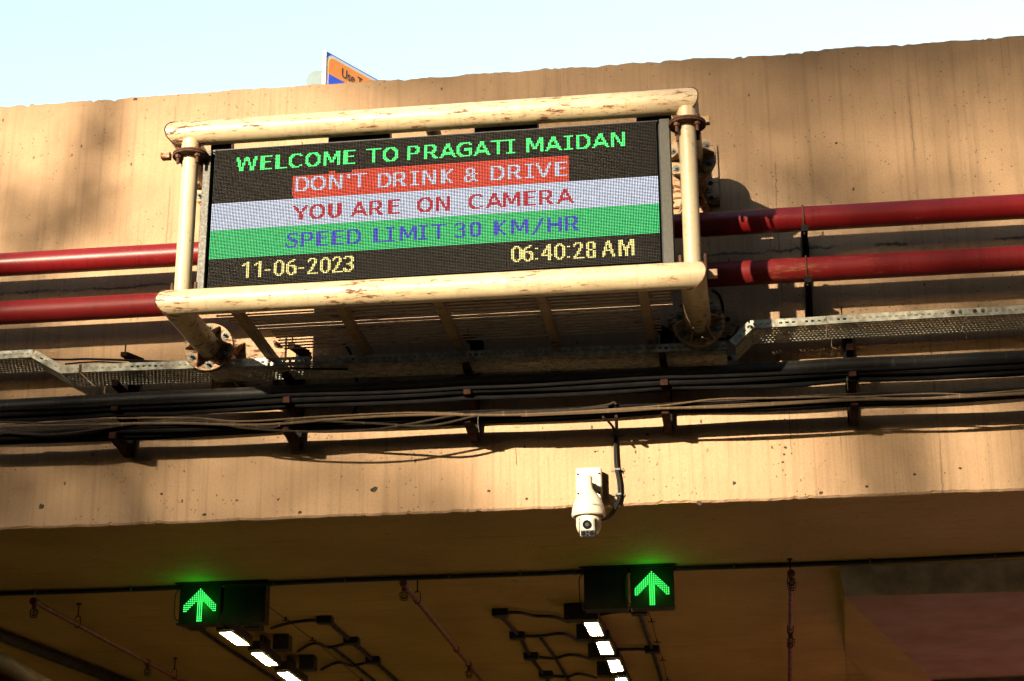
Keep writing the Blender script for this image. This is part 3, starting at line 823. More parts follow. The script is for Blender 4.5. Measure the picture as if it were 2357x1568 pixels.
# ------------------------------------------------------------------ dome camera
def dome():
    t = thing('dome_camera', 'white dome security camera on a wall box at the lower edge of the wall', 'security camera', (2.33, -.3, 4.62))
    def lp(mb, name, m, p=t):
        o = mb.build(name, m, p); o.data.transform(Matrix.Translation(-t.location)); return o
    a, b = at(1325, 1077, -.0975), at(1385, 1147, -.0975)
    cx_, cz_ = (a.x+b.x)/2, (a.z+b.z)/2
    box = lp(MB().box((cx_, -.049, cz_), (b.x-a.x, .096, a.z-b.z), bev=.008), 'wall_box', MWHITE)
    for sx in (-1, 1):
        for sz in (-.34, .30):
            s = MB(); s.lathe([(.007, 0), (.007, .002)], (cx_+sx*.068, -.0975, cz_+sz*.2), (0,-1,0), 12); lp(s, 'screw', MBLK, box)
    s = MB(); s.lathe([(.052, 0), (.052, .004), (.048, .006)], (cx_, -.0975, cz_+.012), (0,-1,0), 36); lp(s, 'ring', MWHITE, box)
    ax = at(1353, 1100, -.30)
    zt = at(1353, 1090, -.30).z-.022
    nk = MB().tube(smooth_pts([(cx_, -.09, zt+.002), (cx_, -.19, zt+.002), (ax.x, -.255, zt-.002), (ax.x, -.292, zt-.022), (ax.x, -.30, zt-.06), (ax.x, -.30, zt-.10)], 6), [.026]*31, 24)
    lp(nk, 'elbow', MWHITE)
    z = lambda py: at(1353, py, -.30).z
    ztop, zs, zr = z(1116), z(1148), z(1192)
    prof = [(.0265, ztop+.004), (.028, ztop-.012), (.033, ztop-.03), (.047, ztop-.052), (.066, ztop-.072), (.0675, ztop-.076), (.083, ztop-.098), (.094, ztop-.125), (.101, ztop-.155), (.105, ztop-.185), (.106, zr+.016), (.106, zr+.010), (.100, zr+.002), (.092, zr+.006), (.085, zr+.020)]
    h = MB(); h.lathe(prof, (ax.x, -.30, 0), (0,0,1), 48); lp(h, 'housing', MWHITE)
    zb = z(1213)+.0
    R_ = .078; ball = MB()
    pr = [(R_*.98, zr+.03), (R_, zr+.0), (R_, zb+.005)]
    for k in range(1, 13):
        an = PI/2*k/12; pr.append((R_*math.cos(an)*.998, zb+.005-R_*.86*math.sin(an)))
    ball.lathe(pr, (ax.x, -.30, 0), (0,0,1), 44); bo = lp(ball, 'rotating_body', MWHITE)
    # front module with lens and infrared lamps, facing the road
    Fd = Vector((-.02, -.93, -.36)).normalized(); U = Vector((1,0,0)); V = Fd.cross(U)
    if V.z < 0: V = -V
    U = V.cross(Fd) if V.cross(Fd).x > 0 else -V.cross(Fd)
    o = Vector((ax.x, -.30, zb-.001)) + Fd*.068
    rot = Matrix((U, -Fd, V)).transposed()
    mo = lp(MB().box(o+V*.006, (.094, .036, .118), rot, bev=.010), 'lens_module', MWHITE)
    f0 = o + Fd*.0185
    for sx in (-1, 1): lp(MB().box(o+U*sx*.0495+V*.004-Fd*.004, (.003, .03, .115), rot), 'seam', MBLK, bo)
    l = MB(); l.lathe([(.028, 0), (.028, .004), (.025, .006), (.024, .002)], f0+V*.026, Fd, 32); lp(l, 'lens_ring', MGLASS, mo)
    l = MB(); l.lathe([(.012, .002), (.010, .0035)], f0+V*.026, Fd, 24); lp(l, 'lens', MLENS, mo)
    l = MB(); l.box(f0-V*.027+Fd*.0015, (.084, .003, .036), rot, bev=.001); lp(l, 'lamp_panel', MLENS, mo)
    for u, v, r in ((-.025, -.027, .014), (.025, -.027, .014), (0, -.020, .007), (0, -.037, .007)):
        l = MB(); l.lathe([(r, 0), (r, .003), (r*.8, .004)], f0+U*u+V*v+Fd*.003, Fd, 18); lp(l, 'infrared_lamp', MGLASS, mo)
    # lettering on the housing
    tx = text_mesh('BOSCH', .014, bold=True)
    ang = math.radians(32); n_ = Vector((math.sin(ang), -math.cos(ang), 0)); rt = Vector((math.cos(ang), math.sin(ang), 0))
    base = Vector((ax.x, -.30, ztop-.158)) + n_*.1028
    mb = MB()
    mb.v = [tuple(base + rt*(v.x-.010) + Vector((0,0,1))*v.y + n_*.0004) for v in tx[0]]; mb.f = tx[1]; mb.m = [0]*len(tx[1])
    lp(mb, 'lettering', m_plain('blue_print', (.03, .08, .16), .5), t)
    e = MB(); e.lathe([(.006, 0), (.006, .0006)], base-rt*.02+Vector((0,0,.005)), n_, 14); e.lathe([(.0045, .0006), (.0045, .0008)], base-rt*.02+Vector((0,0,.005)), n_, 14, 1)
    o_ = e.build('emblem', [m_plain('blue_print_2', (.05, .10, .2), .5), MWHITE], t); o_.data.transform(Matrix.Translation(-t.location))
    return t
def text_mesh(s, size, bold=False, off=None):
    cu = bpy.data.curves.new('text', 'FONT'); cu.body = s; cu.size = size; cu.resolution_u = 3
    if bold: cu.offset = size*.02
    if off is not None: cu.offset = off
    ob = bpy.data.objects.new('text', cu); C.objects.link(ob)
    dg = bpy.context.evaluated_depsgraph_get(); me = ob.evaluated_get(dg).to_mesh()
    vs = [v.co.copy() for v in me.vertices]; fs = [tuple(p.vertices) for p in me.polygons]
    ob.evaluated_get(dg).to_mesh_clear(); bpy.data.objects.remove(ob); bpy.data.curves.remove(cu)
    return vs, fs
dome()
cc = thing('camera_cable', 'black cable dropping from the lower bundle to the white camera, held by metal clips', 'cable', at(1425, 1085, -.03))
c1 = [at(*p) for p in ((1418, 958, -.38), (1419, 975, -.2), (1419, 1000, -.03), (1418, 1030, -.025), (1421, 1075, -.025), (1427, 1110, -.025), (1428, 1140, -.025), (1420, 1165, -.04), (1408, 1185, -.10), (1392, 1195, -.2), (1375, 1194, -.26))]
c2 = [at(*p) for p in ((1388, 960, -.38), (1398, 968, -.2), (1412, 985, -.05), (1416, 1000, -.03), (1415, 1030, -.03), (1417, 1075, -.03), (1423, 1110, -.03), (1424, 1140, -.03), (1416, 1165, -.045), (1402, 1186, -.10), (1386, 1192, -.2))]
for c_, r in ((c1, .0105), (c2, .008)):
    o = MB().tube(smooth_pts(c_, 6), r, 12).build('strand', MCBLK, cc); o.data.transform(Matrix.Translation(-cc.location))
for p in ((1419, 1002), (1422, 1082), (1424, 1139)):
    w = at(p[0], p[1], -.02)
    mb = MB(); mb.box((w.x, -.044, w.z), (.034, .003, .012)); mb.box((w.x-.0165, -.024, w.z), (.003, .042, .012)); mb.box((w.x+.0165, -.024, w.z), (.003, .042, .012)); mb.box((w.x, -.004, w.z), (.088, .003, .014), bev=.001)
    for s_ in (-1, 1): mb.lathe([(.006, 0), (.006, .004)], (w.x+s_*.036, -.006, w.z), (0,-1,0), 8)
    o = mb.build('clip', MBOLT, cc); o.data.transform(Matrix.Translation(-cc.location))

# ------------------------------------------------------------------ road sign and round sign beyond the wall
PB = m_plain('sign_blue', (.02, .11, .95), .4, var=.04); PWH = m_plain('sign_white', (.7, .7, .66), .4, var=.04)
PO = m_plain('sign_orange', (1.0, .31, .03), .4, var=.04); PK = m_plain('sign_black', (.03, .02, .03), .5, var=.04)
A0 = at(751.5, 118, 5.0); sd = Vector((.505, .863, 0)).normalized(); sn = Vector((sd.y, -sd.x, 0))
sg = thing('road_sign', 'orange and blue road sign with white border and black writing standing behind the wall', 'road sign', A0)
SLEN, SHT = 3.2, 1.5
def sg_pt(s, h, d=0): return sd*s + Vector((0,0,-h)) + sn*d      # local to A0
def plane_sh(px, py):                                             # photograph point on the sign's plane -> (s, h)
    r = ray(px, py); t = (A0-CAMP).dot(sn)/r.dot(sn); w = CAMP + r*t - A0
    return w.dot(sd), -w.z
def rrect(s0, s1, h0, h1, r, k=6):
    out = []
    for cs, ch, a0 in ((s0+r, h0+r, 180), (s1-r, h0+r, 270), (s1-r, h1-r, 0), (s0+r, h1-r, 90)):
        for i in range(k+1):
            a = math.radians(a0+90*i/k); out.append((cs+r*math.cos(a), ch+r*math.sin(a)))
    return out
def sgpoly(poly, d0, d1, name, m):
    mb = MB(); mb.prism([sg_pt(s, h, d0) for s, h in poly], sn*(d1-d0)); mb.build(name, m, sg, smooth=False)
cpx = lambda x, y: ((1150+x/5.238)*IW/4096, (150+y/5.238)*IW/4096)
sw0 = plane_sh(*cpx(816, 600))[0]; so0 = plane_sh(*cpx(851, 600))[0]
hw = plane_sh(*cpx(1200, 520))[1] - 0; 
h_w0 = plane_sh(*cpx(900, 362))[1]; h_o0 = plane_sh(*cpx(905, 425))[1]; h_b0 = plane_sh(*cpx(851, 766))[1]
sgpoly([(0, 0), (SLEN, 0), (SLEN, SHT), (0, SHT)], -.02, 0, 'board', PB)
sgpoly(rrect(sw0, SLEN-.06, h_w0, SHT-.05, .10), .001, .003, 'border', PWH)
sgpoly(rrect(so0, SLEN-.1, h_o0, SHT-.08, .075), .004, .006, 'field', PO)
sgpoly([(so0+.001, h_b0), (SLEN-.102, h_b0), (SLEN-.102, SHT-.083), (so0+.001, SHT-.083)], .0065, .0085, 'lower_field', PB)
u0, uh = plane_sh(*cpx(1128, 622)); u1, _ = plane_sh(*cpx(1240, 680)); _, ub = plane_sh(*cpx(1205, 872))
tv, tf = text_mesh('Use T', 1.0, off=.012)
capv = .73; th_ = (ub-plane_sh(*cpx(1128, 622))[1]); 
hx = (u1-u0)/.62
hy = abs(ub - (uh))/.74
mb = MB(); mb.v = [tuple(sg_pt(u0-.02*hx+v.x*hx, ub - v.y*hy, .0075)) for v in tv]; mb.f = tf; mb.m = [0]*len(tf)
mb.build('writing', PK, sg, smooth=False)
mb = MB(); mb.box(sg_pt(.06, SHT/2+1.32, -.052), (.05, .05, SHT+2.6)); mb.build('post', PWH, sg)
mb = MB(); mb.box(sg_pt(SLEN-.3, SHT/2+1.3, -.07), (.08, .08, SHT+2.6)); mb.build('post', PWH, sg)
mb = MB(); mb.prism([sg_pt(-.012, -.004, -.040), sg_pt(-.012, -.004, .006), sg_pt(0, -.004, .006), sg_pt(0, -.004, -.040)], (0, 0, -SHT)); mb.build('frame_edge', PWH, sg)
dc = at(*cpx(620, 905), 32.0); rd = (at(*cpx(845, 905), 32.0)-dc).length
rs = thing('round_sign', 'pale green round disc on a post seen over the wall beside the road sign', 'round sign', (dc.x, dc.y, 7.1))
mb = MB(); mb.lathe([(rd, 0), (rd, .02)], (0, 0, dc.z-7.1), (0,-1,.0), 48); mb.build('disc', m_plain('pale_green', (.075,.108,.115), .6, var=.05, scale=3), rs)
mb = MB(); mb.tube([(0, .05, .0), (0, .05, dc.z-7.1)], .04, 12); mb.build('post', MGREY, rs)

# ------------------------------------------------------------------ underpass ceiling fittings
def conduit(ctrl, r, m, label, group=None, z=ZC-.02, name='conduit', k=6):
    pts = [az(a, b, z - (c if len(q) > 2 else 0)) for q in ctrl for (a, b, c) in [(q[0], q[1], q[2] if len(q) > 2 else 0)]]
    return tag(MB().tube(smooth_pts(pts, k), r, 10).build(name, m), label, 'conduit', group)
MCD = m_plain('dark_conduit', (.012, .010, .010), .5, .1, var=.4, scale=10)
lc = thing('ceiling_conduit', 'long black conduit clipped across the ceiling behind the lane signals', 'conduit', (0, 1.8, ZC))
pts = [az(-60, 1369, ZC-.022), az(200, 1361, ZC-.022), az(415, 1353, ZC-.022), az(800, 1336, ZC-.022), az(1178, 1323, ZC-.022), az(1560, 1309, ZC-.022), az(1931, 1297, ZC-.018), az(2420, 1274, ZC-.018)]
mb = MB().tube(smooth_pts(pts), .018, 12); o = mb.build('pipe', MCD, lc); o.data.transform(Matrix.Translation(-lc.location))
for px_, py_ in ((82, 1364), (302, 1357), (470, 1351), (631, 1343), (795, 1336), (1035, 1328), (1198, 1322), (1322, 1318), (1690, 1305), (2003, 1293), (2290, 1282)):
    p = az(px_, py_, ZC-.022); mb = MB().box(p, (.014, .046, .042)); o = mb.build('clip', MBOLT, lc); o.data.transform(Matrix.Translation(-lc.location))
# lane signals
MBOXS = m_plain('signal_black', (.004, .0035, .004), .5, .1, var=.3, scale=10)
MARW = m_emit('arrow_green', (.05, 1.0, .14), 1.5)
def signal(xa, xb, ytop, ybot, lit_first, label):
    c = az((xa+xb)/2, ytop, ZC-.012)
    a, b = at(xa, ytop, c.y), at(xb, ytop, c.y); zt = ZC-.012; zb = at((xa+xb)/2, ybot, c.y).z
    w = (b.x-a.x); gap = .024; bw = (w-gap)/2
    t = thing('lane_signal', label, 'lane signal', (a.x+w/2, c.y, zt))
    mb = MB(); mb.box((0, .05, .004), (w+.05, .20, .008)); mb.build('mounting_plate', MBOXS, t)
    for k in range(2):
        xo = -w/2+bw/2+k*(bw+gap); hgt = zt-zb
        mb = MB(); mb.box((xo, .07, -hgt/2-.004), (bw, .13, hgt), bev=.004); mb.box((xo, .0, -.006), (bw, .05, .008)); mb.box((xo, .0, -hgt-.002), (bw+.012, .05, .012))
        bo = mb.build('signal_box', MBOXS, t)
        mb = MB()
        pts = smooth_pts([(xo-bw/2+.01, .02, -.02), (xo-bw/2-.028, .0, -.06), (xo-bw/2-.032, -.005, -hgt*.5), (xo-bw/2-.024, -.005, -hgt+.05), (xo-bw/2+.006, .0, -hgt+.022)])
        if not (lit_first and k == 1): mb.tube(pts, .0045, 8); mb.build('cable', MCD, bo)
        if (k == 0) == lit_first:
            mb = MB(); p = .0150
            for cx_ in range(-8, 9):
                for r_ in range(0, 17):
                    ac = abs(cx_)
                    on = (ac <= r_ <= ac+4 and r_ <= 11 and not (ac < 2 and r_ > 4)) or (ac <= 1 and 5 <= r_ <= 16)
                    if on: mb.lathe([(.0030, 0), (.0027, .003)], (xo+cx_*p, .0045, -.035-r_*p), (0,-1,0), 8)
            stuff(mb.build('arrow_lights', MARW, bo, smooth=False))
            ld = bpy.data.lights.new('arrow_light', 'POINT'); ld.shadow_soft_size = .002; ld.energy = .24; ld.color = (.02, 1, .03)
            lo = bpy.data.objects.new('arrow_light', ld); C.objects.link(lo); lo.parent = t; lo.location = (xo, -.11, -.13)
    return t
signal(415, 612, 1344, 1434, True, 'lane signal with its lit green arrow in the left box, left of the camera')
signal(1343, 1549, 1307, 1399, False, 'lane signal with its lit green arrow in the right box, below the camera')
# sprinkler pipes with hangers and caged heads
def sprinkler(start, rot_px, label, heads, hangers, couplings=(), ymax=16):
    ZS = ZC-.17
    s = az(*start, ZS); e = az(*rot_px, ZS); d = (e-s); d.z = 0; d.normalize()
    t = thing('sprinkler_pipe', label, 'sprinkler pipe', s, group='sprinkler pipes along the ceiling')
    mb = MB().tube([(0,0,0), d*ymax], .019, 16); mb.build('pipe', MSPR, t)
    for py_, lst, kind in [(None, heads, 'h'), (None, hangers, 'g'), (None, couplings, 'c')]:
        for L in lst:
            p = d*L
            if kind == 'h':
                mb = MB().tube([p-d*.035, p+d*.035], .028, 16); mb.tube([p, p-Vector((0,0,.055))], .017, 12); f = mb.build('fitting', MSPR, t)
                mb = MB(); c_ = p-Vector((0,0,.055))
                for k in range(6):
                    a = PI/3*k; u = Vector((math.cos(a), math.sin(a), 0)); mb.tube([c_+u*.018, c_+u*.032-Vector((0,0,.01)), c_+u*.024-Vector((0,0,.06)), c_-Vector((0,0,.062))], .0022, 5)
                for zz, r in ((.012, .031), (.035, .028)): mb.tube([c_+Vector((math.cos(q)*r, math.sin(q)*r, -zz)) for q in [2*PI*j/12 for j in range(13)]], .002, 5)
                mb.lathe([(.006, -.05), (.012, -.048), (.012, -.045)], c_, (0,0,1), 10); mb.build('sprinkler_head', MBLK, f)
            elif kind == 'g':
                mb = MB().tube([p+Vector((0,0,.165)), p+Vector((0,0,.06))], .005, 8); mb.lathe([(.02, .160), (.02, .169)], p, (0,0,1), 12)
                for s_ in (-1, 1): mb.tube([p+Vector((0,0,.075)), p+Vector((s_*.02,0,.062)), p+Vector((s_*.026,0,0)), p+Vector((s_*.012,0,-.022)), p+Vector((0,0,-.024))], .0035, 6)
                mb.build('hanger', MBLK, t)
            else:
                mb = MB().tube([p-d*.03, p+d*.03], .027, 16); mb.build('coupling', MSPR, t)
sprinkler((80, 1386), (430, 1573), 'left sprinkler pipe with caged heads hanging under the ceiling', (0.0, 2.5), (.85, 3.2))
sprinkler((930, 1345), (1112, 1570), 'middle sprinkler pipe between the two lane signals', (0.0, 3.2), (.55,), (2.5,))
sprinkler((1821, 1318), (1818, 1568), 'right sprinkler pipe seen almost end on, near the lowered block', (0.05, 2.1), (.30,), (1.95, 2.7))
# lamps: the photograph corners of each frame on the plane of the lamps
MHOUS = m_plain('lamp_housing', (.03, .022, .016), .6, .3, var=.3, scale=10)
MFRM = m_plain('lamp_frame', (.30, .24, .17), .4, .6, var=.3, scale=10)
MLAMP = m_emit('lamp_glass', (1.0, .74, .27), 320.0)
def lamp(quad, label):
    ZL = ZC-.20
    q = [az(x, y, ZL) for x, y in quad]; c = sum(q, Vector())/4
    t = thing('tunnel_lamp', label, 'lamp', c, group='lit lamps in rows under the ceiling')
    ql = [p-c for p in q]
    frm = MB(); inn = [p*.82 for p in ql]
    for k in range(4):
        frm.prism([ql[k], ql[(k+1) % 4], inn[(k+1) % 4], inn[k]], (0, 0, .012))
    frm.build('frame', MFRM, t, smooth=False)
    h = MB().prism([p*1.04+Vector((0,0,.013)) for p in ql], (0, 0, .075)); h.build('housing', MHOUS, t, smooth=False)
    L = lambda a, b, s: a*(1-s)+b*s
    for s0, s1 in ((.0, .475), (.525, 1.0)):
        a, b, c_, d_ = inn
        g = MB().prism([L(a, d_, s0)*.985+Vector((0,0,.006)), L(b, c_, s0)*.985+Vector((0,0,.006)), L(b, c_, s1)*.985+Vector((0,0,.006)), L(a, d_, s1)*.985+Vector((0,0,.006))], (0, 0, .006)); g.build('lamp_glass', MLAMP, t, smooth=False)
    mb = MB().box((0, 0, .135), (.03, .24, .10)); mb.build('bracket', MHOUS, t)
    mb = MB().box((-.16 if quad[0][0] > 1000 else .16, -.02, .13), (.14, .13, .13), bev=.006); mb.build('driver_box', MHOUS, t)
S2 = IW/4096
cr = lambda x, y: ((1900+x/2.357)*S2, (2200+y/2.357)*S2)
cl = lambda x, y: ((600+x/2.143)*S2, (2200+y/2.143)*S2)
lamp([cr(1012, 680), cr(1158, 674), cr(1226, 820), cr(1086, 822)], 'nearest lit lamp of the right row, just under the right lane signal')
lamp([cr(1128, 862), cr(1262, 856), cr(1324, 994), cr(1186, 1000)], 'second lit lamp of the right row')
lamp([cr(1236, 1036), cr(1358, 1030), cr(1412, 1148), cr(1286, 1166)], 'third lit lamp of the right row')
lamp([cr(1310, 1204), cr(1425, 1198), cr(1478, 1310), cr(1362, 1326)], 'fourth lit lamp of the right row, cut by the lower edge of the view')
lamp([cl(572, 700), cl(690, 695), cl(874, 826), cl(752, 828)], 'nearest lit lamp of the left row, under the left lane signal')
lamp([cl(845, 876), cl(945, 868), cl(1117, 998), cl(1004, 1003)], 'second lit lamp of the left row')
lamp([cl(1072, 1046), cl(1175, 1038), cl(1345, 1160), cl(1232, 1168)], 'third lit lamp of the left row, cut by the lower edge of the view')
# conduit grid on the ceiling
gr = [([cr(215, 600), cr(420, 820), cr(520, 1000), cr(690, 1240), cr(900, 1560)], .016, 'left long conduit of the grid beside the right lamp row'),
      ([cr(620, 830), cr(750, 1010), cr(880, 1230), cr(1060, 1500)], .014, 'second long conduit beside the right lamp row'),
      ([cr(1550, 590), cr(1620, 800), cr(1680, 970), cr(1760, 1240), cr(1830, 1500)], .016, 'long conduit right of the right lamp row'),
      ([cl(390, 655), cl(700, 870), cl(950, 1030), cl(1200, 1190), cl(1500, 1390)], .018, 'long conduit left of the left lamp row'),
      ([cl(1520, 600), cl(1720, 780), cl(1920, 950), cl(2100, 1110), cl(2350, 1330)], .018, 'right long conduit of the grid beside the left lamp row'),
      ([cl(1570, 840), cl(1740, 980), cl(1920, 1120), cl(2100, 1260)], .014, 'inner long conduit beside the left lamp row')]
for ctrl, r, lab in gr: conduit([(a, b) for a, b in ctrl], r, MCD, lab)
fx = [([cr(200, 600), cr(400, 590), cr(560, 622), cr(740, 632), cr(880, 680)], 'flexible conduit to the first lamp of the right row'),
      ([cr(370, 810), cr(600, 812), cr(820, 790), cr(960, 850)], 'flexible conduit to the second lamp of the right row'),
      ([cr(500, 1000), cr(740, 1022), cr(900, 988), cr(1080, 1024)], 'flexible conduit to the third lamp of the right row'),
      ([cr(640, 1180), cr(860, 1196), cr(980, 1168), cr(1140, 1205)], 'flexible conduit to the fourth lamp of the right row'),
      ([cr(1180, 610), cr(1350, 580), cr(1570, 582)], 'short conduit right of the first lamp of the right row'),
      ([cr(1300, 940), cr(1500, 935), cr(1690, 940)], 'short conduit right of the second lamp of the right row'),
      ([cl(1040, 670), cl(1200, 625), cl(1360, 605), cl(1520, 600)], 'flexible conduit to the first lamp of the left row'),
      ([cl(1270, 870), cl(1400, 800), cl(1540, 835), cl(1730, 785)], 'flexible conduit to the second lamp of the left row'),
      ([cl(1470, 1025), cl(1610, 965), cl(1740, 990), cl(1920, 950)], 'flexible conduit to the third lamp of the left row')]
for ctrl, lab in fx: conduit([(a, b) for a, b in ctrl], .0145, MCD, lab, z=ZC-.03, name='flexible_conduit')
def jbox(p, lab):
    q = az(p[0], p[1], ZC-.03); tag(MB().box(q, (.13, .10, .06), bev=.005).build('junction_box', MCD), lab, 'junction box', 'black junction boxes on the ceiling')
for p, lab in ((cr(240, 596), 'junction box at the left end of the first conduit, right lamp row'), (cr(400, 812), 'junction box at the start of the second conduit, right lamp row'), (cr(530, 1004), 'junction box at the start of the third conduit, right lamp row'), (cr(670, 1176), 'junction box at the start of the fourth conduit, right lamp row'),
               (cr(1550, 580), 'junction box just below the right lane signal'), (cr(1670, 940), 'junction box on the long conduit right of the right lamp row'), (cl(1500, 603), 'junction box at the corner of the grid beside the left lamp row'),
               (cl(1730, 782), 'second junction box on the grid beside the left lamp row'), (cl(1915, 948), 'third junction box on the grid beside the left lamp row'), (cl(400, 655), 'junction box below the left lane signal')):
    jbox(p, lab)
# bead wires
for ctrl, ticks, lab in (([cr(1610, 530), cr(1665, 665), cr(1717, 860), cr(1768, 1030), cr(1812, 1215), cr(1870, 1420)], [cr(1665, 665), cr(1717, 860), cr(1768, 1030), cr(1812, 1215)], 'thin wire on small clips right of the right lamp row'),
                         ([cl(990, 465), cl(1165, 597), cl(1392, 765), cl(1630, 960), cl(1810, 1110), cl(2000, 1260)], [cl(1165, 592), cl(1392, 765), cl(1810, 1113)], 'thin wire on small clips across the grid of the left lamp row')):
    t = thing('detector_wire', lab, 'wire', az(*ctrl[0], ZC-.03))
    o = MB().tube([az(*c_, ZC-.03) for c_ in ctrl], .003, 6).build('wire', MBLK, t); o.data.transform(Matrix.Translation(-t.location))
    for c_ in ticks:
        p = az(*c_, ZC-.015); o = MB().box(p, (.012, .012, .03)).box(p-Vector((0,0,.012)), (.06, .008, .006)).build('clip', MBLK, t); o.data.transform(Matrix.Translation(-t.location))
# red main along the left inner wall and dark duct above it
a, b = az(-80, 1490, 3.9), az(200, 1640, 3.9); d = (b-a).normalized()
tag(MB().tube([a-d*1.5, b+d*20], .085, 24).build('fire_main', m_plain('dull_red_paint', (.012, .0015, .0012), .8, spec=.02)), 'large red main low in the left corner of the underpass', 'pipe')
a, b = az(-60, 1440, ZC-.06), az(330, 1590, ZC-.06)
tag(MB().tube([a, b], .05, 16).build('dark_duct', MCD), 'dark cable duct in the left corner above the red main', 'duct')

# ------------------------------------------------------------------ unseen trees whose shade falls on the wall; blocks added to cut sky light
MLEAF = m_plain('leaf', (.06, .09, .03), .7, var=.5, scale=3); MBARK = m_plain('bark', (.10, .075, .055), .9, var=.4, scale=8)
def tree(base, h, blobs, n, label, seed, leaf=.16, trunk=.22):
    r_ = random.Random(seed); t = thing('tree', label, 'tree', base, group='trees behind the viewer')
    mb = MB().tube([(0,0,0), (.1,0,h*.5), (0,.1,h)], [trunk, trunk*.7, trunk*.25], 12)
    for (x, y, z, rad) in blobs: mb.tube([(0, 0, h*.5), (x*.5, y*.5, h*.4+z*.5), (x, y, z)], [trunk*.45, trunk*.3, .03], 8)
    mb.build('trunk', MBARK, t)
    mb = MB()
    for (x, y, z, rad) in blobs:
        for k in range(int(n*rad*rad)):
            u = Vector((r_.gauss(0,1), r_.gauss(0,1), r_.gauss(0,1))).normalized()*rad*(r_.random()**.4)
            p = Vector((x, y, z))+Vector((u.x, u.y, u.z*.8)); a = Vector((r_.gauss(0,1), r_.gauss(0,1), r_.gauss(0,1))).normalized(); b = a.orthogonal().normalized()*leaf*.5; a = a*leaf
            mb.add([p-a, p+b, p+a, p-b], [(0,1,2,3)])
    mb.build('crown', MLEAF, t, smooth=False)
def shade_at(px, py, dist):                                       # the point from which the sun's ray reaches a wall point
    return at(px, py, 0) - SUN_D*dist

def shade_tree(pts, dist, label, seed, n=250, leaf=.26):
    """pts: (wall px x, wall px y, blob radius)"""
    c0 = shade_at(pts[0][0], pts[0][1], dist); base = Vector((c0.x, c0.y, 6.35)); h = max(2.0, c0.z-6.35)
    bl = []
    for (x, y, r) in pts:
        q = shade_at(x, y, dist)-base; bl.append((q.x, q.y+random.uniform(-1, 1)*0, q.z, r))
    tree(base, h, bl, n, label, seed, leaf)
def crown_tree(polys, dist, label, seed, leaf, depth=2.2, trunk_px=None, trunk=.2):
    """a tree whose crown fills, with some depth along the light, the outline its shade has on the wall"""
    r_ = random.Random(seed)
    tx = trunk_px if trunk_px is not None else sum(p[0] for p in polys[0][0])/len(polys[0][0])
    ys = [p[1] for p in polys[0][0]]; foot = shade_at(tx, sum(ys)/len(ys), dist); base = Vector((foot.x, foot.y, 6.35))
    t = thing('tree', label, 'tree', base, group='trees behind the viewer')
    mb = MB(); tips = []
    for poly, tau in polys:
        W3 = [at(x, y, 0) for x, y in poly]
        A = abs(sum(W3[i].x*W3[(i+1) % len(W3)].z-W3[(i+1) % len(W3)].x*W3[i].z for i in range(len(W3))))/2*SUN_D.y
        n = int(tau*A/(.5*leaf*leaf)); x0, x1 = min(p.x for p in W3), max(p.x for p in W3); z0, z1 = min(p.z for p in W3), max(p.z for p in W3); k = 0; it = 0
        while k < n and it < n*20:
            it += 1; x, z = r_.uniform(x0, x1), r_.uniform(z0, z1); ins = False
            for i in range(len(W3)):
                a, b = W3[i], W3[i-1]
                if (a.z > z) != (b.z > z) and x < (b.x-a.x)*(z-a.z)/(b.z-a.z)+a.x: ins = not ins
            if not ins: continue
            clump = math.sin(x*5.1+seed)*math.sin(z*6.3+1.7*seed)+math.sin(x*2.3)*.6
            if r_.random() > .86+.14*clump: continue
            p = Vector((x+r_.gauss(0, .07), 0, z+r_.gauss(0, .07))) - SUN_D*(dist+r_.uniform(-depth, depth)) - base
            a = Vector((r_.gauss(0,1), r_.gauss(0,1), r_.gauss(0,1))).normalized(); b = a.orthogonal().normalized()*leaf*.5; a = a*leaf
            mb.add([p-a, p+b, p+a, p-b], [(0,1,2,3)]); k += 1
            if k % max(1, n//9) == 0: tips.append(p)
    mb.build('crown', MLEAF, t, smooth=False)
    h = foot.z-6.35
    tk = MB().tube([(0,0,0), (.05,0,h*.5), (0,.05,max(h, 1)+.6)], [trunk, trunk*.75, trunk*.3], 12)
    for q in tips: tk.tube([(0, 0, h*.45), (q.x*.45, q.y*.45, h*.45+(q.z-h*.45)*.6), tuple(q)], [trunk*.3, trunk*.18, .012], 6)
    tk.build('trunk', MBARK, t)
crown_tree([([(700, -260), (770, 190), (980, 300), (1300, 400), (1640, 372), (1800, 392), (2750, 365), (2750, -300)], 1.45), ([(1650, -300), (1750, 180), (2750, 230), (2750, -300)], 1.1)], 75,
           'tall tree behind the viewer that dims the upper right of the wall', 1, .09, trunk_px=1960, trunk=.12)
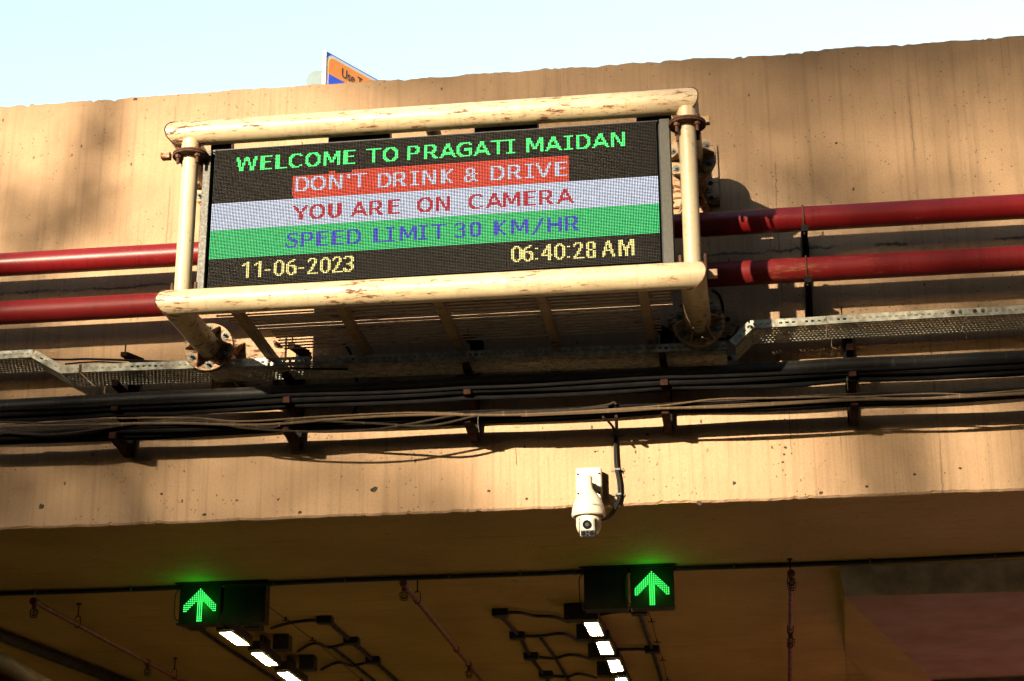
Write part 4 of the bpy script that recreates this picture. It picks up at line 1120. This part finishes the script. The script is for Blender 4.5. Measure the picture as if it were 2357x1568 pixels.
crown_tree([([(1800, 430), (2750, 400), (2750, 950), (2200, 880), (2080, 700), (1880, 570)], 1.25), ([(2050, 700), (2750, 640), (2750, 950), (2050, 860)], .5), ([(1630, 405), (1900, 405), (1900, 462), (1640, 474)], 1.6)], 48, 'small tree behind the viewer that dims the right ends of the red pipes', 3, .12, trunk_px=2300, trunk=.14)
crown_tree([([(-500, 700), (120, 720), (400, 760), (540, 820), (580, 1010), (1030, 1022), (1220, 1260), (-500, 1500)], 1.25), ([(-500, 790), (300, 800), (560, 800), (600, 1000), (-500, 1010)], .9), ([(-500, 960), (250, 960), (420, 1260), (-500, 1300)], .6)], 58,
           'lower tree behind the viewer that shades the lower left of the wall', 2, .12, trunk_px=300)
crown_tree([([(-400, 180), (0, 395), (140, 470), (260, 540), (240, 575), (-400, 590)], .7), ([(172, 120), (276, 120), (262, 450), (300, 560), (150, 560), (158, 450)], .9)], 30, 'small tree behind the viewer that dims the left edge of the wall', 4, .09, trunk_px=-200, trunk=.1)
MBLD = m_plain('weathered_render', (.06, .045, .032), .85, var=.3, scale=.6, spec=.2)
MWIN = m_plain('window_glass', (.02, .025, .03), .15, var=.2)
def added_building(x0, x1, y0, y1, h, label, face):  # plain blocks added out of view to hold back sky light from the wall
    t = thing('added_building', label, 'added_building', ((x0+x1)/2, (y0+y1)/2, 0), group='unseen buildings added to cut the sky light')
    w, d = x1-x0, y1-y0
    MB().box((0, 0, h/2), (w, d, h)).build('wall', MBLD, t, smooth=False)
    MB().box((0, 0, h+.4), (w+.4, d+.4, .8)).build('parapet', MBLD, t, smooth=False)
    L = d if face in 'ew' else w
    for k in range(int(L/4)):
        for z in range(8, int(h)-2, 4):
            u = -L/2+2.2+k*4
            c, sz = {'e': ((w/2+.02, u, z), (.08, 1.8, 1.6)), 'w': ((-w/2-.02, u, z), (.08, 1.8, 1.6)), 'n': ((u, d/2+.02, z), (1.8, .08, 1.6))}[face]
            MB().box(c, sz).build('window', MWIN, t, smooth=False)
added_building(14, 28, -50, 2, 28, 'added long plain block right of the sunken road, unseen, cuts the sky light', 'w')
added_building(-28, -14, -22, 1, 26, 'added plain block left of the sunken road, unseen, cuts the sky light', 'e')
added_building(-13, 60, -66, -52, 46, 'added tall wide block far behind the viewer, unseen, cuts the sky light', 'n')
